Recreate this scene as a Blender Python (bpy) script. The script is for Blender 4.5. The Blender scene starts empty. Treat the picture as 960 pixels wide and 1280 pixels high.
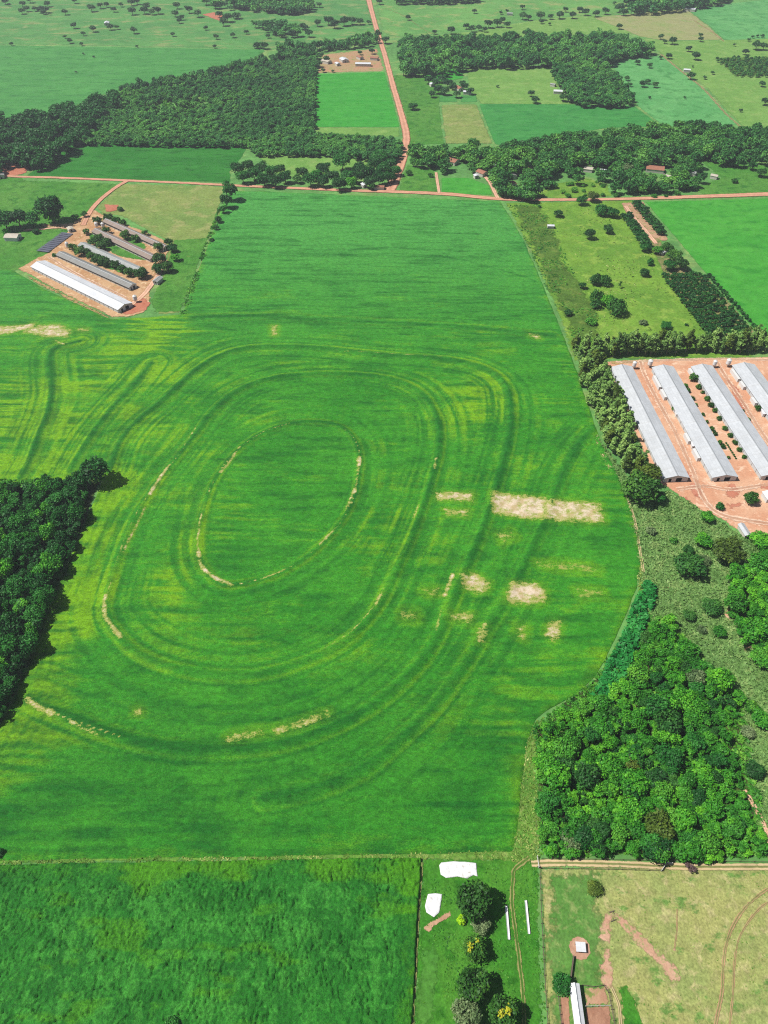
import bpy, math, random
import numpy as np
from mathutils import Vector, Matrix
random.seed(7)
R = np.random.default_rng(11)
scene = bpy.context.scene
COL = scene.collection
PI = math.pi

# ------------------------------------------------------------------ camera and the site survey
CAM_H = 240.0
FOC = 889.0                       # focal length in pixels of the 960 x 1280 photograph
PITCH = math.radians(45.3)        # how far the drone looks below the horizon
CP, SP = math.cos(PITCH), math.sin(PITCH)

def at(px, py, z=0.0):
    """ground position (x, y) of a surveyed photograph point lying z metres above the plain"""
    u, v = (px-480.0)/FOC, (640.0-py)/FOC
    dx, dy, dz = u, CP+v*SP, -SP+v*CP
    t = (CAM_H-z)/(-dz)
    return (dx*t, dy*t)

def mpp(py):
    """metres per photograph pixel at that row of the plain"""
    v = (640.0-py)/FOC
    return CAM_H/(SP-v*CP)/FOC

def W(pts, z=0.0):
    return np.array([at(p[0], p[1], z) for p in pts], float)

# ------------------------------------------------------------------ numeric helpers
def hash2(ix, iy, seed):
    n = (ix*374761393 + iy*668265263 + seed*974634777) & 0xFFFFFFFF
    n = ((n ^ (n >> 13))*1274126177) & 0xFFFFFFFF
    n = n ^ (n >> 16)
    return (n & 0xFFFF)/65535.0

def vnoise(x, y, seed=0):
    x0 = np.floor(x).astype(np.int64); y0 = np.floor(y).astype(np.int64)
    fx = x-x0; fy = y-y0
    fx = fx*fx*(3-2*fx); fy = fy*fy*(3-2*fy)
    a = hash2(x0, y0, seed); b = hash2(x0+1, y0, seed)
    c = hash2(x0, y0+1, seed); d = hash2(x0+1, y0+1, seed)
    return (a*(1-fx)+b*fx)*(1-fy)+(c*(1-fx)+d*fx)*fy

def fbm(x, y, seed=0, o=3):
    t = 0; amp = .5; tot = 0
    for k in range(o):
        t = t+amp*vnoise(x*2**k, y*2**k, seed+k); tot += amp; amp *= .5
    return t/tot

def spline(p, n=4, closed=False):
    """Catmull-Rom through the points"""
    p = np.asarray(p, float); m = len(p); out = []
    rng_ = range(m if closed else m-1)
    for i in rng_:
        p0 = p[(i-1) % m] if closed or i > 0 else 2*p[0]-p[1]
        p1 = p[i]; p2 = p[(i+1) % m]
        p3 = p[(i+2) % m] if closed or i+2 < m else 2*p[-1]-p[-2]
        for k in range(n):
            t = k/n
            out.append(.5*((2*p1)+(-p0+p2)*t+(2*p0-5*p1+4*p2-p3)*t*t+(-p0+3*p1-3*p2+p3)*t**3))
    if not closed: out.append(p[-1])
    return np.array(out)

def inside(pt, poly):
    x, y = pt[:, 0], pt[:, 1]; res = np.zeros(len(pt), bool)
    n = len(poly); j = n-1
    for i in range(n):
        xi, yi = poly[i]; xj, yj = poly[j]
        if yi != yj:
            c = ((yi > y) != (yj > y)) & (x < (xj-xi)*(y-yi)/(yj-yi)+xi)
            res ^= c
        j = i
    return res

def nearest(pt, line, closed=False, reach=None):
    """distance to a polyline, signed side, parameter along it 0..1, nearest point"""
    n = len(pt); best = np.full(n, 1e9); side = np.zeros(n); par = np.zeros(n); q = np.array(pt, float)
    L = len(line); segs = L if closed else L-1
    sel = np.arange(n)
    if reach:
        lo, hi = line.min(0)-reach, line.max(0)+reach
        sel = np.where((pt[:, 0] > lo[0]) & (pt[:, 0] < hi[0]) & (pt[:, 1] > lo[1]) & (pt[:, 1] < hi[1]))[0]
    p = pt[sel]; b = best[sel]; s = side[sel]; r = par[sel]; qq = q[sel]
    for i in range(segs):
        a = line[i]; d = line[(i+1) % L]-a; l2 = d@d
        if l2 < 1e-12: continue
        w = p-a
        t = np.clip((w@d)/l2, 0, 1)
        e = w-t[:, None]*d
        dist = np.hypot(e[:, 0], e[:, 1])
        m = dist < b
        b = np.where(m, dist, b)
        s = np.where(m, np.sign(d[0]*w[:, 1]-d[1]*w[:, 0]), s)
        r = np.where(m, (i+t)/segs, r)
        qq[m] = (a+t[:, None]*d)[m]
    best[sel] = b; side[sel] = s; par[sel] = r; q[sel] = qq
    return best, side, par, q

def sstep(a, b, x):
    t = np.clip((x-a)/(b-a), 0, 1); return t*t*(3-2*t)

def resample(poly, step, wob, seed, closed=True):
    """walk along the outline in even steps and let it wander a little, as field edges do"""
    poly = np.asarray(poly, float); out = []
    n = len(poly)
    for i in range(n if closed else n-1):
        a, b = poly[i], poly[(i+1) % n]; l = np.hypot(*(b-a)); k = max(1, int(l/step))
        for j in range(k): out.append(a+(b-a)*j/k)
    if not closed: out.append(poly[-1])
    out = np.array(out)
    if wob:
        out[:, 0] += (fbm(out[:, 0]/6, out[:, 1]/6, seed, 3)-.5)*2*wob
        out[:, 1] += (fbm(out[:, 0]/6, out[:, 1]/6, seed+40, 3)-.5)*2*wob
    return out

# ------------------------------------------------------------------ mesh helpers
def fast_mesh(name, V, F, mats, attrs=None, smooth=False, midx=None):
    """V (n,3), F (m,3|4) index array or list of such arrays"""
    me = bpy.data.meshes.new(name)
    Fs = F if isinstance(F, list) else [F]
    V = np.asarray(V, np.float32)
    me.vertices.add(len(V)); me.vertices.foreach_set('co', V.ravel())
    li = np.concatenate([f.ravel() for f in Fs]).astype(np.int32)
    tot = np.concatenate([np.full(len(f), f.shape[1]) for f in Fs])
    st = np.concatenate([[0], np.cumsum(tot)[:-1]]).astype(np.int32)
    me.loops.add(len(li)); me.loops.foreach_set('vertex_index', li)
    me.polygons.add(len(tot)); me.polygons.foreach_set('loop_start', st)
    if midx is not None: me.polygons.foreach_set('material_index', np.asarray(midx, np.int32))
    if smooth: me.polygons.foreach_set('use_smooth', np.ones(len(tot), bool))
    for k, a in (attrs or {}).items():
        a = np.asarray(a, np.float32)
        if a.ndim == 1:
            at_ = me.attributes.new(k, 'FLOAT', 'POINT'); at_.data.foreach_set('value', a)
        else:
            at_ = me.attributes.new(k, 'FLOAT_COLOR', 'POINT'); at_.data.foreach_set('color', a.ravel())
    for m in (mats if isinstance(mats, (list, tuple)) else [mats]): me.materials.append(m)
    me.update(calc_edges=True)
    return me

def link(name, me, parent=None, loc=None, rz=0):
    o = bpy.data.objects.new(name, me); COL.objects.link(o)
    if parent: o.parent = parent
    if loc is not None: o.location = loc
    if rz: o.rotation_euler = (0, 0, rz)
    return o

def tag(o, label=None, cat=None, group=None, kind=None):
    if label: o['label'] = label
    if cat: o['category'] = cat
    if group: o['group'] = group
    if kind: o['kind'] = kind
    return o

def thing(name, label, cat, loc=(0, 0, 0), rz=0, group=None):
    o = bpy.data.objects.new(name, None); COL.objects.link(o)
    o.empty_display_size = .5
    o.location = loc; o.rotation_euler = (0, 0, rz)
    return tag(o, label, cat, group)

class MB:
    """collects boxes, prisms and tubes for ONE mesh"""
    def __init__(s): s.v = []; s.f = []; s.mi = []
    def add(s, vs, fs, m=0):
        b = len(s.v); s.v += [tuple(v) for v in vs]; s.f += [tuple(b+i for i in f) for f in fs]; s.mi += [m]*len(fs)
    def box(s, x0, x1, y0, y1, z0, z1, m=0):
        s.add([(x0,y0,z0),(x1,y0,z0),(x1,y1,z0),(x0,y1,z0),(x0,y0,z1),(x1,y0,z1),(x1,y1,z1),(x0,y1,z1)],
              [(0,3,2,1),(4,5,6,7),(0,1,5,4),(1,2,6,5),(2,3,7,6),(3,0,4,7)], m)
    def bar(s, a, b, r, m=0, n=6, r2=None):
        a = Vector(a); b = Vector(b); d = (b-a).normalized()
        u = d.orthogonal().normalized(); w = d.cross(u); r2 = r if r2 is None else r2
        vs = [a+(u*math.cos(2*PI*k/n)+w*math.sin(2*PI*k/n))*r for k in range(n)]
        vs += [b+(u*math.cos(2*PI*k/n)+w*math.sin(2*PI*k/n))*r2 for k in range(n)]
        s.add(vs, [(k, (k+1) % n, n+(k+1) % n, n+k) for k in range(n)]+[tuple(reversed(range(n))), tuple(range(n, 2*n))], m)
    def cone(s, x, y, z0, z1, r0, r1, n=14, m=0, cap=True):
        vs = [(x+r0*math.cos(2*PI*k/n), y+r0*math.sin(2*PI*k/n), z0) for k in range(n)]
        vs += [(x+r1*math.cos(2*PI*k/n), y+r1*math.sin(2*PI*k/n), z1) for k in range(n)]
        s.add(vs, [(k, (k+1) % n, n+(k+1) % n, n+k) for k in range(n)]+([tuple(reversed(range(n))), tuple(range(n, 2*n))] if cap else []), m)
    def mesh(s, name, mats):
        me = bpy.data.meshes.new(name); me.from_pydata(s.v, [], s.f)
        for m in (mats if isinstance(mats, (list, tuple)) else [mats]): me.materials.append(m)
        me.polygons.foreach_set('material_index', s.mi); me.update()
        return me
    def build(s, name, mats, parent=None, loc=None, rz=0):
        return link(name, s.mesh(name, mats), parent, loc, rz)

def copy_tree(o, parent=None):
    c = o.copy(); COL.objects.link(c)
    if parent: c.parent = parent
    for ch in list(o.children): copy_tree(ch, c)
    return c

# ------------------------------------------------------------------ materials
KE = 1.62                          # how bright a white level surface renders in this sun and exposure
def lin(c): return tuple(((x/255)/12.92 if x/255 <= .04045 else ((x/255+.055)/1.055)**2.4) for x in c)
def C(r, g, b, k=1.0):
    l = lin((r, g, b)); return tuple(min(.9, x/KE*k) for x in l)+(1.0,)

class NT:
    def __init__(s, name):
        s.m = bpy.data.materials.new(name); s.m.use_nodes = True
        s.t = s.m.node_tree; s.t.nodes.clear()
        s.out = s.n('ShaderNodeOutputMaterial')
    def n(s, typ, **kw):
        nd = s.t.nodes.new(typ)
        for k, v in kw.items(): setattr(nd, k, v)
        return nd
    def l(s, a, b): s.t.links.new(a, b)
    def put(s, sock, v):
        if isinstance(v, bpy.types.NodeSocket): s.l(v, sock)
        else: sock.default_value = v
    def pos(s): return s.n('ShaderNodeNewGeometry').outputs['Position']
    def objco(s): return s.n('ShaderNodeTexCoord').outputs['Object']
    def attr(s, name): return s.n('ShaderNodeAttribute', attribute_name=name)
    def mapping(s, vec, scale=(1, 1, 1), rz=0):
        m = s.n('ShaderNodeMapping'); s.put(m.inputs['Vector'], vec)
        m.inputs['Scale'].default_value = scale; m.inputs['Rotation'].default_value = (0, 0, rz); return m.outputs[0]
    def noise(s, vec, scale, detail=2, rough=.5, dist=0):
        nd = s.n('ShaderNodeTexNoise'); s.put(nd.inputs['Vector'], vec)
        nd.inputs['Scale'].default_value = scale; nd.inputs['Detail'].default_value = detail
        nd.inputs['Roughness'].default_value = rough; nd.inputs['Distortion'].default_value = dist
        return nd.outputs['Fac']
    def math(s, op, a, b=0.0, clamp=False):
        nd = s.n('ShaderNodeMath', operation=op, use_clamp=clamp); s.put(nd.inputs[0], a); s.put(nd.inputs[1], b); return nd.outputs[0]
    def rng(s, v, a, b, c=0.0, d=1.0, smooth=True):
        nd = s.n('ShaderNodeMapRange', interpolation_type='SMOOTHSTEP' if smooth else 'LINEAR')
        s.put(nd.inputs['Value'], v)
        for k, x in zip(('From Min', 'From Max', 'To Min', 'To Max'), (a, b, c, d)): s.put(nd.inputs[k], x)
        return nd.outputs[0]
    def mix(s, f, a, b, mode='MIX'):
        nd = s.n('ShaderNodeMix', data_type='RGBA', blend_type=mode); s.put(nd.inputs[0], f); s.put(nd.inputs[6], a); s.put(nd.inputs[7], b); return nd.outputs[2]
    def grey(s, v):
        nd = s.n('ShaderNodeCombineColor')
        for i in range(3): s.l(v, nd.inputs[i])
        return nd.outputs[0]
    def scale(s, col, f): return s.mix(1.0, col, s.grey(f), 'MULTIPLY')
    def ramp(s, f, stops):
        nd = s.n('ShaderNodeValToRGB'); s.put(nd.inputs[0], f); e = nd.color_ramp.elements
        while len(e) < len(stops): e.new(.5)
        for el, (p, c) in zip(e, stops): el.position = p; el.color = c
        return nd.outputs[0]
    def bump(s, h, strength=.4, dist=.3):
        nd = s.n('ShaderNodeBump'); s.put(nd.inputs['Height'], h); nd.inputs['Strength'].default_value = strength
        nd.inputs['Distance'].default_value = dist; return nd.outputs[0]
    def worn(s, shader, fade):
        """the cover thins out raggedly over its last metres and the ground below shows"""
        p = s.pos(); ed = s.attr('edge').outputs['Fac']
        n = s.math('ADD', s.noise(p, .9/fade, 4, .7), s.math('MULTIPLY', s.noise(p, .9, 3, .6), .35))
        v = s.math('ADD', s.math('DIVIDE', ed, fade), s.math('MULTIPLY', s.math('SUBTRACT', n, .68), 1.7))
        al = s.rng(v, .22, .5)
        tr = s.n('ShaderNodeBsdfTransparent'); mx = s.n('ShaderNodeMixShader'); s.l(al, mx.inputs[0])
        s.l(tr.outputs[0], mx.inputs[1]); s.l(shader, mx.inputs[2]); s.l(mx.outputs[0], s.out.inputs['Surface']); return s.m
    def surf(s, col, rough=.9, normal=None, spec=.2, metal=0.0, fade=0):
        p = s.n('ShaderNodeBsdfPrincipled'); s.put(p.inputs['Base Color'], col); s.put(p.inputs['Roughness'], rough)
        p.inputs['Specular IOR Level'].default_value = spec; p.inputs['Metallic'].default_value = metal
        if normal: s.l(normal, p.inputs['Normal'])
        if fade: return s.worn(p.outputs[0], fade)
        s.l(p.outputs[0], s.out.inputs['Surface']); return s.m

def grassy(name, a, b, c, big=45, mid=8, fine=1.3, rz=0.0, stretch=1.0, bump=.5, dist=.35, cont=.3, cthr=(.5, .68), soil=None, sthr=(.62, .7), fade=0):
    """ground cover: large drifts of a and b, patches of c, fine tufts; rows run along rz when stretch > 1"""
    t = NT(name); p = t.pos()
    q = t.mapping(p, (1, stretch, 1), -rz) if stretch != 1 or rz else p
    f1 = t.rng(t.noise(q, 1/big, 3, .55), .35, .65)
    col = t.mix(f1, a, b)
    f2 = t.noise(q, 1/mid, 4, .6, .4)
    col = t.mix(t.rng(f2, *cthr), col, c)
    if soil:
        f4 = t.noise(t.mapping(p, (1, 1.6, 1), .4), 1/(mid*2.1), 5, .65)
        col = t.mix(t.rng(f4, *sthr), col, soil)
    f3 = t.noise(q, 1/fine, 3, .65)
    f5 = t.noise(p, 1/(fine*4.3), 2, .6)
    col = t.scale(col, t.math('MULTIPLY', t.rng(f3, .25, .75, 1-cont, 1+cont, False), t.rng(f5, .25, .75, 1-cont*.6, 1+cont*.6, False)))
    return t.surf(col, .95, t.bump(f3, bump, dist), .1, 0, fade)

def earthy(name, a, b, c, big=18, mid=4, fine=.8, weed=None, wthr=(.6, .68), cont=.15, fade=1.4):
    t = NT(name); p = t.pos()
    col = t.mix(t.rng(t.noise(p, 1/big, 4, .6, .6), .38, .62), a, b)
    col = t.mix(t.rng(t.noise(p, 1/mid, 5, .65, .5), .52, .66), col, c)
    if weed:
        col = t.mix(t.rng(t.noise(p, 1/(mid*1.7), 5, .7), *wthr), col, weed)
    f = t.noise(p, 1/fine, 3, .6)
    col = t.scale(col, t.rng(f, .25, .75, 1-cont, 1+cont, False))
    return t.surf(col, .95, t.bump(f, .35, .15), .1, 0, fade)

def road_mat(name, rut, verge, mid=None, mid_amt=1.0, thin=0.0):
    """dirt track: pale wheel ruts, a darker or grassy crown and ragged edges, read from the 'across' coordinate"""
    t = NT(name); p = t.pos(); a = t.attr('across').outputs['Fac']
    wob = t.math('MULTIPLY', t.math('SUBTRACT', t.noise(p, .35, 4, .65), .5), .34)
    d = t.math('ABSOLUTE', t.math('ADD', a, wob))              # 0 in the middle, 1 at the edge
    e = t.math('ABSOLUTE', t.math('SUBTRACT', d, .45))          # 0 in a rut
    col = t.mix(t.rng(d, .62, .85), rut, verge)
    if mid: col = t.mix(t.math('MULTIPLY', t.rng(d, .30, .1), mid_amt), col, mid)
    col = t.scale(col, t.math('MULTIPLY', t.rng(t.noise(p, .12, 3, .6), .3, .7, .86, 1.12, False), t.rng(t.noise(p, 1.3, 3, .6), .25, .75, .86, 1.14, False)))
    col = t.scale(col, t.rng(e, .0, .35, 1.06, .95))
    q = t.n('ShaderNodeBsdfPrincipled'); t.l(col, q.inputs['Base Color']); q.inputs['Roughness'].default_value = .95; q.inputs['Specular IOR Level'].default_value = .1
    t.l(t.bump(t.noise(p, 1.1, 3), .3, .12), q.inputs['Normal'])
    n = t.math('ADD', t.math('MULTIPLY', t.noise(p, .8, 4, .7), .8), t.math('MULTIPLY', t.noise(p, .13, 3, .6), .5*thin+.2))
    v = t.math('SUBTRACT', t.math('SUBTRACT', 1.06, d), t.math('MULTIPLY', t.math('SUBTRACT', n, .45), .7+thin))
    al = t.rng(v, .05, .30)
    if thin:
        al = t.math('MULTIPLY', al, t.math('MULTIPLY', t.rng(t.noise(p, .22, 4, .65), .62-.3*thin-.1, .36-.25*thin, 1, .0), t.rng(d, .34, .12, 1, 1-.75*thin)))
    tr = t.n('ShaderNodeBsdfTransparent'); mx = t.n('ShaderNodeMixShader'); t.l(al, mx.inputs[0])
    t.l(tr.outputs[0], mx.inputs[1]); t.l(q.outputs[0], mx.inputs[2]); t.l(mx.outputs[0], t.out.inputs['Surface']); return t.m

def plain(name, col, rough=.7, spec=.3, dirt=.12, scale=1.2, metal=0.0, world=False):
    t = NT(name); p = t.objco()
    f = t.noise(p, scale, 4, .65)
    c = t.scale(col, t.rng(f, .25, .75, 1-dirt, 1+dirt, False))
    return t.surf(c, rough, t.bump(f, .1, .03), spec, metal)

def roof_mat(name, col, stain, rib=.9, amt=.35, rough=.45, bump=.25):
    """ribbed sheets: ribs run down the slope, sheets lap along the building, dust and rust streak down"""
    t = NT(name); p = t.objco()
    w = t.n('ShaderNodeTexWave', wave_type='BANDS', bands_direction='Y', wave_profile='SIN'); t.l(p, w.inputs['Vector']); w.inputs['Scale'].default_value = rib
    w.inputs['Distortion'].default_value = 0
    st = t.noise(t.mapping(p, (.12, 1.1, .12)), .55, 5, .65)
    big = t.noise(p, .06, 3, .6)
    sheet = t.n('ShaderNodeTexBrick'); t.l(t.mapping(p, (1, 1, 0), PI/2), sheet.inputs['Vector'])
    sheet.inputs['Scale'].default_value = .17; sheet.inputs['Mortar Size'].default_value = .008
    sheet.inputs['Color1'].default_value = (.93,)*3+(1,); sheet.inputs['Color2'].default_value = (1.05,)*3+(1,); sheet.inputs['Mortar'].default_value = (.8,)*3+(1,)
    c = t.mix(t.math('MULTIPLY', t.rng(st, .48, .75), amt), col, stain)
    c = t.scale(c, t.rng(big, .3, .7, .92, 1.07, False))
    c = t.mix(1.0, c, sheet.outputs['Color'], 'MULTIPLY')
    return t.surf(c, rough, t.bump(w.outputs['Fac'], bump, .06), .3)

def leaf_mat(name, dark, mid, light, objw=.6, trans=.25, rough=.55):
    t = NT(name)
    a = t.attr('tint').outputs['Fac']
    if objw:
        r = t.n('ShaderNodeObjectInfo').outputs['Random']
        a = t.math('ADD', t.math('MULTIPLY', a, 1-objw), t.math('MULTIPLY', r, objw))
    col = t.ramp(a, [(.0, dark), (.5, mid), (1.0, light)])
    p = t.n('ShaderNodeBsdfPrincipled'); t.l(col, p.inputs['Base Color']); p.inputs['Roughness'].default_value = rough
    p.inputs['Specular IOR Level'].default_value = .25
    tr = t.n('ShaderNodeBsdfTranslucent'); t.l(t.mix(1.0, col, (1.0, 1.15, .6, 1), 'MULTIPLY'), tr.inputs['Color'])
    mx = t.n('ShaderNodeMixShader'); mx.inputs[0].default_value = trans
    t.l(p.outputs[0], mx.inputs[1]); t.l(tr.outputs[0], mx.inputs[2]); t.l(mx.outputs[0], t.out.inputs['Surface'])
    return t.m

# ------------------------------------------------------------------ flat land: sheets and strips
def sheet(name, poly, s, z, mat, label, cat, wob=.5, hfun=None, mfun=None, seed=1, kind='structure', soft=False):
    poly = resample(poly, max(1.5, s*1.5), wob, seed)
    lo, hi = poly.min(0)-s, poly.max(0)+s
    nx = int((hi[0]-lo[0])/s)+2; ny = int((hi[1]-lo[1])/s)+2
    gx, gy = np.meshgrid(lo[0]+np.arange(nx)*s, lo[1]+np.arange(ny)*s)
    P = np.stack([gx.ravel(), gy.ravel()], 1)
    cen = np.stack([gx[:-1, :-1].ravel()+s/2, gy[:-1, :-1].ravel()+s/2], 1)
    keep = inside(cen, poly)
    ii, jj = np.meshgrid(np.arange(nx-1), np.arange(ny-1))
    base = (jj*nx+ii).ravel()
    F = np.stack([base, base+1, base+nx+1, base+nx], 1)
    cnt_all = np.bincount(F.ravel(), minlength=len(P)); F = F[keep]
    cnt = np.bincount(F.ravel(), minlength=len(P))
    edge = (cnt > 0) & (cnt < 4)
    idx = np.where(edge)[0]
    _, _, _, q = nearest(P[idx], poly, True)
    P[idx] = q
    used = np.where(cnt > 0)[0]; remap = np.full(len(P), -1); remap[used] = np.arange(len(used))
    P2 = P[used]; F = remap[F]
    h = np.zeros(len(P2))
    if hfun is not None:
        h = hfun(P2[:, 0], P2[:, 1]); h = np.where(edge[used], 0, h)
    attrs = {}
    if mfun is not None: attrs['mask'] = mfun(P2, poly)
    if soft: attrs['edge'] = nearest(P2, poly, True)[0]
    V = np.column_stack([P2, z+h])
    o = link(name, fast_mesh(name, V, F, mat, attrs, smooth=True))
    return tag(o, label, cat, None, kind)

def strip(name, line, width, z, mat, label, cat, wob=.25, step=2.0, seed=3, widths=None, kind='structure'):
    line = resample(spline(line, 6), step, 0, 0, closed=False)
    n = len(line); T = np.gradient(line, axis=0); T /= np.linalg.norm(T, axis=1)[:, None]+1e-9
    Nn = np.stack([-T[:, 1], T[:, 0]], 1)
    wv = np.interp(np.linspace(0, 1, n), np.linspace(0, 1, len(widths)), widths) if widths is not None else np.full(n, width)
    ac = np.array([-1, -.5, 0, .5, 1.0]); V = []; A = []
    for k in ac:
        off = k*wv/2+(np.sign(k) if abs(k) == 1 else 0)*(fbm(line[:, 0]/4, line[:, 1]/4, seed+int(k*2), 2)-.5)*2*wob
        V.append(np.column_stack([line+Nn*off[:, None], np.full(n, z)])); A.append(np.full(n, k))
    V = np.concatenate(V); A = np.concatenate(A); F = []
    for r in range(4):
        i = np.arange(n-1); F.append(np.stack([r*n+i, r*n+i+1, (r+1)*n+i+1, (r+1)*n+i], 1))
    # faces must look up
    F = np.concatenate(F)
    o = link(name, fast_mesh(name, V, F, mat, {'across': A}))
    return tag(o, label, cat, None, kind)
# ------------------------------------------------------------------ camera, sun, sky
cam = bpy.data.cameras.new('camera'); cam_o = bpy.data.objects.new('camera', cam); COL.objects.link(cam_o)
cam_o.location = (0, 0, CAM_H); cam_o.rotation_euler = (PI/2-PITCH, 0, 0)
cam.sensor_fit = 'VERTICAL'; cam.angle = 2*math.atan(640.0/FOC); cam.clip_end = 20000; cam.clip_start = .5
scene.camera = cam_o
SUN_EL = math.radians(57)
sun = bpy.data.lights.new('sun', 'SUN'); sun.energy = 4.8; sun.angle = math.radians(.5); sun.color = (1, .965, .9)
sun_o = bpy.data.objects.new('sun', sun); COL.objects.link(sun_o); sun_o.location = (-300, 0, 500)
ray = Vector((math.cos(SUN_EL)*.998, math.cos(SUN_EL)*.06, -math.sin(SUN_EL)))
sun_o.rotation_euler = ray.to_track_quat('-Z', 'Y').to_euler()
world = bpy.data.worlds.new('World'); scene.world = world; world.use_nodes = True
wt = world.node_tree; bg = wt.nodes['Background']; sky = wt.nodes.new('ShaderNodeTexSky')
sky.sky_type = 'NISHITA'; sky.sun_disc = False; sky.sun_elevation = SUN_EL; sky.sun_rotation = math.radians(270)
wt.links.new(sky.outputs[0], bg.inputs[0]); bg.inputs[1].default_value = .052
vs = scene.view_settings; vs.view_transform = 'Standard'; vs.look = 'None'; vs.gamma = 1.0; vs.exposure = .50
scene.cycles.use_denoising = False
scene.cycles.filter_width = 1.15
vs.use_curve_mapping = False

# ------------------------------------------------------------------ ground covers
M = {}
M['base'] = grassy('plain_grass', C(112,168,88), C(95,150,78), C(140,170,95), 120, 30, 4)
M['pasture_far'] = grassy('far_pasture_grass', C(112,170,84), C(96,156,76), C(150,170,98), 90, 26, 3.2, cont=.22, fade=8)
M['pasture_west'] = grassy('west_pasture_grass', C(96,158,80), C(84,146,74), C(140,160,96), 110, 34, 3.5, stretch=1.8, cont=.25, fade=10)
M['cane_far'] = grassy('tall_grass_field', C(74,148,70), C(84,158,76), C(64,134,64), 70, 22, 2.6, rz=-.08, stretch=3.2, cont=.2, fade=3)
M['crop_bright'] = grassy('bright_crop', C(60,162,54), C(72,170,60), C(52,148,46), 40, 12, 2.0, rz=-.06, stretch=3.5, cont=.2, fade=1.2)
M['crop_dark'] = grassy('dark_crop', C(46,124,42), C(56,136,48), C(38,108,36), 50, 16, 1.8, rz=-.06, stretch=3, cont=.22, soil=C(120,125,70), sthr=(.68, .74), fade=1.5)
M['crop_east'] = grassy('east_crop', C(70,162,54), C(82,170,60), C(58,148,48), 45, 14, 1.6, rz=.25, stretch=2.2, cont=.24, fade=1.5)
M['cane_teal'] = grassy('teal_crop', C(62,146,66), C(72,154,72), C(52,132,60), 50, 15, 2.2, rz=-.07, stretch=2.5, cont=.2, fade=2)
M['pasture_teal'] = grassy('blue_green_pasture', C(92,166,92), C(108,178,102), C(78,150,78), 45, 14, 2.4, cont=.22, fade=3)
M['hay'] = grassy('dry_pasture', C(140,158,84), C(122,152,76), C(158,164,100), 50, 13, 1.8, cont=.28, fade=3.5)
M['tan_far'] = grassy('tan_stubble', C(158,166,104), C(164,164,112), C(142,164,92), 60, 20, 2.6, cont=.16, fade=3)
M['lime'] = grassy('yellow_green_grass', C(122,164,58), C(104,150,52), C(140,172,70), 35, 10, 1.6, cont=.3, fade=4)
M['lime_far'] = grassy('pale_green_grass', C(126,170,82), C(114,162,74), C(140,176,92), 50, 14, 2, cont=.22, fade=4)
M['mixed'] = grassy('field_grass', C(76,140,50), C(92,148,58), C(60,122,42), 30, 9, 1.4, cont=.34, soil=C(140,150,80), sthr=(.66, .74), fade=3.5)
M['rough'] = grassy('rough_weeds', C(92,128,48), C(78,112,42), C(112,136,58), 26, 7, 1.3, cont=.45, bump=.8, soil=C(120,105,62), sthr=(.66, .72), fade=13)
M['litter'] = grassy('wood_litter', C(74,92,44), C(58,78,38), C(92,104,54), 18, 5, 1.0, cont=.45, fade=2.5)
M['scrub'] = grassy('scrub_grass', C(114,152,82), C(100,142,72), C(142,168,98), 22, 5, .9, cont=.45, bump=.9, dist=.5, cthr=(.52, .66), soil=C(150,138,92), sthr=(.68, .74), fade=3)
M['yard_grass'] = grassy('yard_grass', C(66,136,38), C(84,146,46), C(52,118,30), 16, 5, .7, cont=.34, bump=.6, fade=2)
M['verge'] = grassy('verge_grass', C(112,156,62), C(90,142,52), C(136,160,82), 14, 4, .8, cont=.4, bump=.7, soil=C(150,140,90), sthr=(.64, .72), fade=1.8)
M['paddock'] = grassy('paddock_grass', C(170,172,104), C(152,166,96), C(190,184,126), 18, 3.5, .7, cont=.36, bump=.6, soil=C(112,150,72), sthr=(.55, .66), fade=2.5)
M['paddock_green'] = grassy('green_paddock_grass', C(108,152,74), C(92,144,62), C(136,160,90), 16, 4, .8, cont=.3, bump=.6, fade=9)
M['soil'] = earthy('pink_soil', C(232,184,150), C(220,162,128), C(244,206,176), 20, 5, .9, cont=.14, fade=2)
M['soil_left'] = earthy('farm_soil', C(212,172,130), C(196,150,108), C(232,200,158), 16, 4, .9, weed=C(130,140,70), wthr=(.62, .7), cont=.15, fade=2.5)
M['red'] = earthy('red_soil', C(196,122,96), C(204,134,106), C(182,108,84), 9, 3, .7, cont=.12, fade=3)
M['weedy'] = earthy('weedy_soil', C(176,150,98), C(196,162,112), C(150,140,80), 10, 3, .8, weed=C(110,136,58), wthr=(.5, .62), cont=.2, fade=2.5)
M['trodden'] = earthy('trodden_soil', C(204,164,132), C(190,146,118), C(176,156,108), 8, 2.5, .6, weed=C(132,152,80), wthr=(.55, .64), cont=.15, fade=1.0)
M['trail'] = earthy('cattle_trail', C(218,176,148), C(206,160,132), C(190,172,124), 6, 2.0, .5, weed=C(150,164,96), wthr=(.5, .64), cont=.18, fade=2.6)
M['ring'] = earthy('ring_soil', C(204,160,134), C(190,146,118), C(212,176,148), 6, 2.5, .5, cont=.16, fade=.7)
M['stain'] = earthy('red_stain', C(206,134,108), C(214,146,120), C(192,118,94), 9, 3, .7, cont=.12, fade=4.5)
M['pen'] = earthy('pen_soil', C(184,138,112), C(170,124,100), C(194,150,122), 6, 2.5, .5, cont=.16, fade=0.6)
M['orchard_soil'] = earthy('orchard_soil', C(128,132,76), C(160,146,102), C(96,124,58), 14, 4, .9, weed=C(96,128,62), wthr=(.5, .6), fade=2.5)
M['yard_far'] = earthy('far_yard_soil', C(184,158,116), C(196,150,116), C(150,160,90), 22, 7, 2, fade=6)
M['road'] = road_mat('red_dirt_road', C(224,168,138), C(158,104,74), C(212,152,122), .5)
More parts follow.
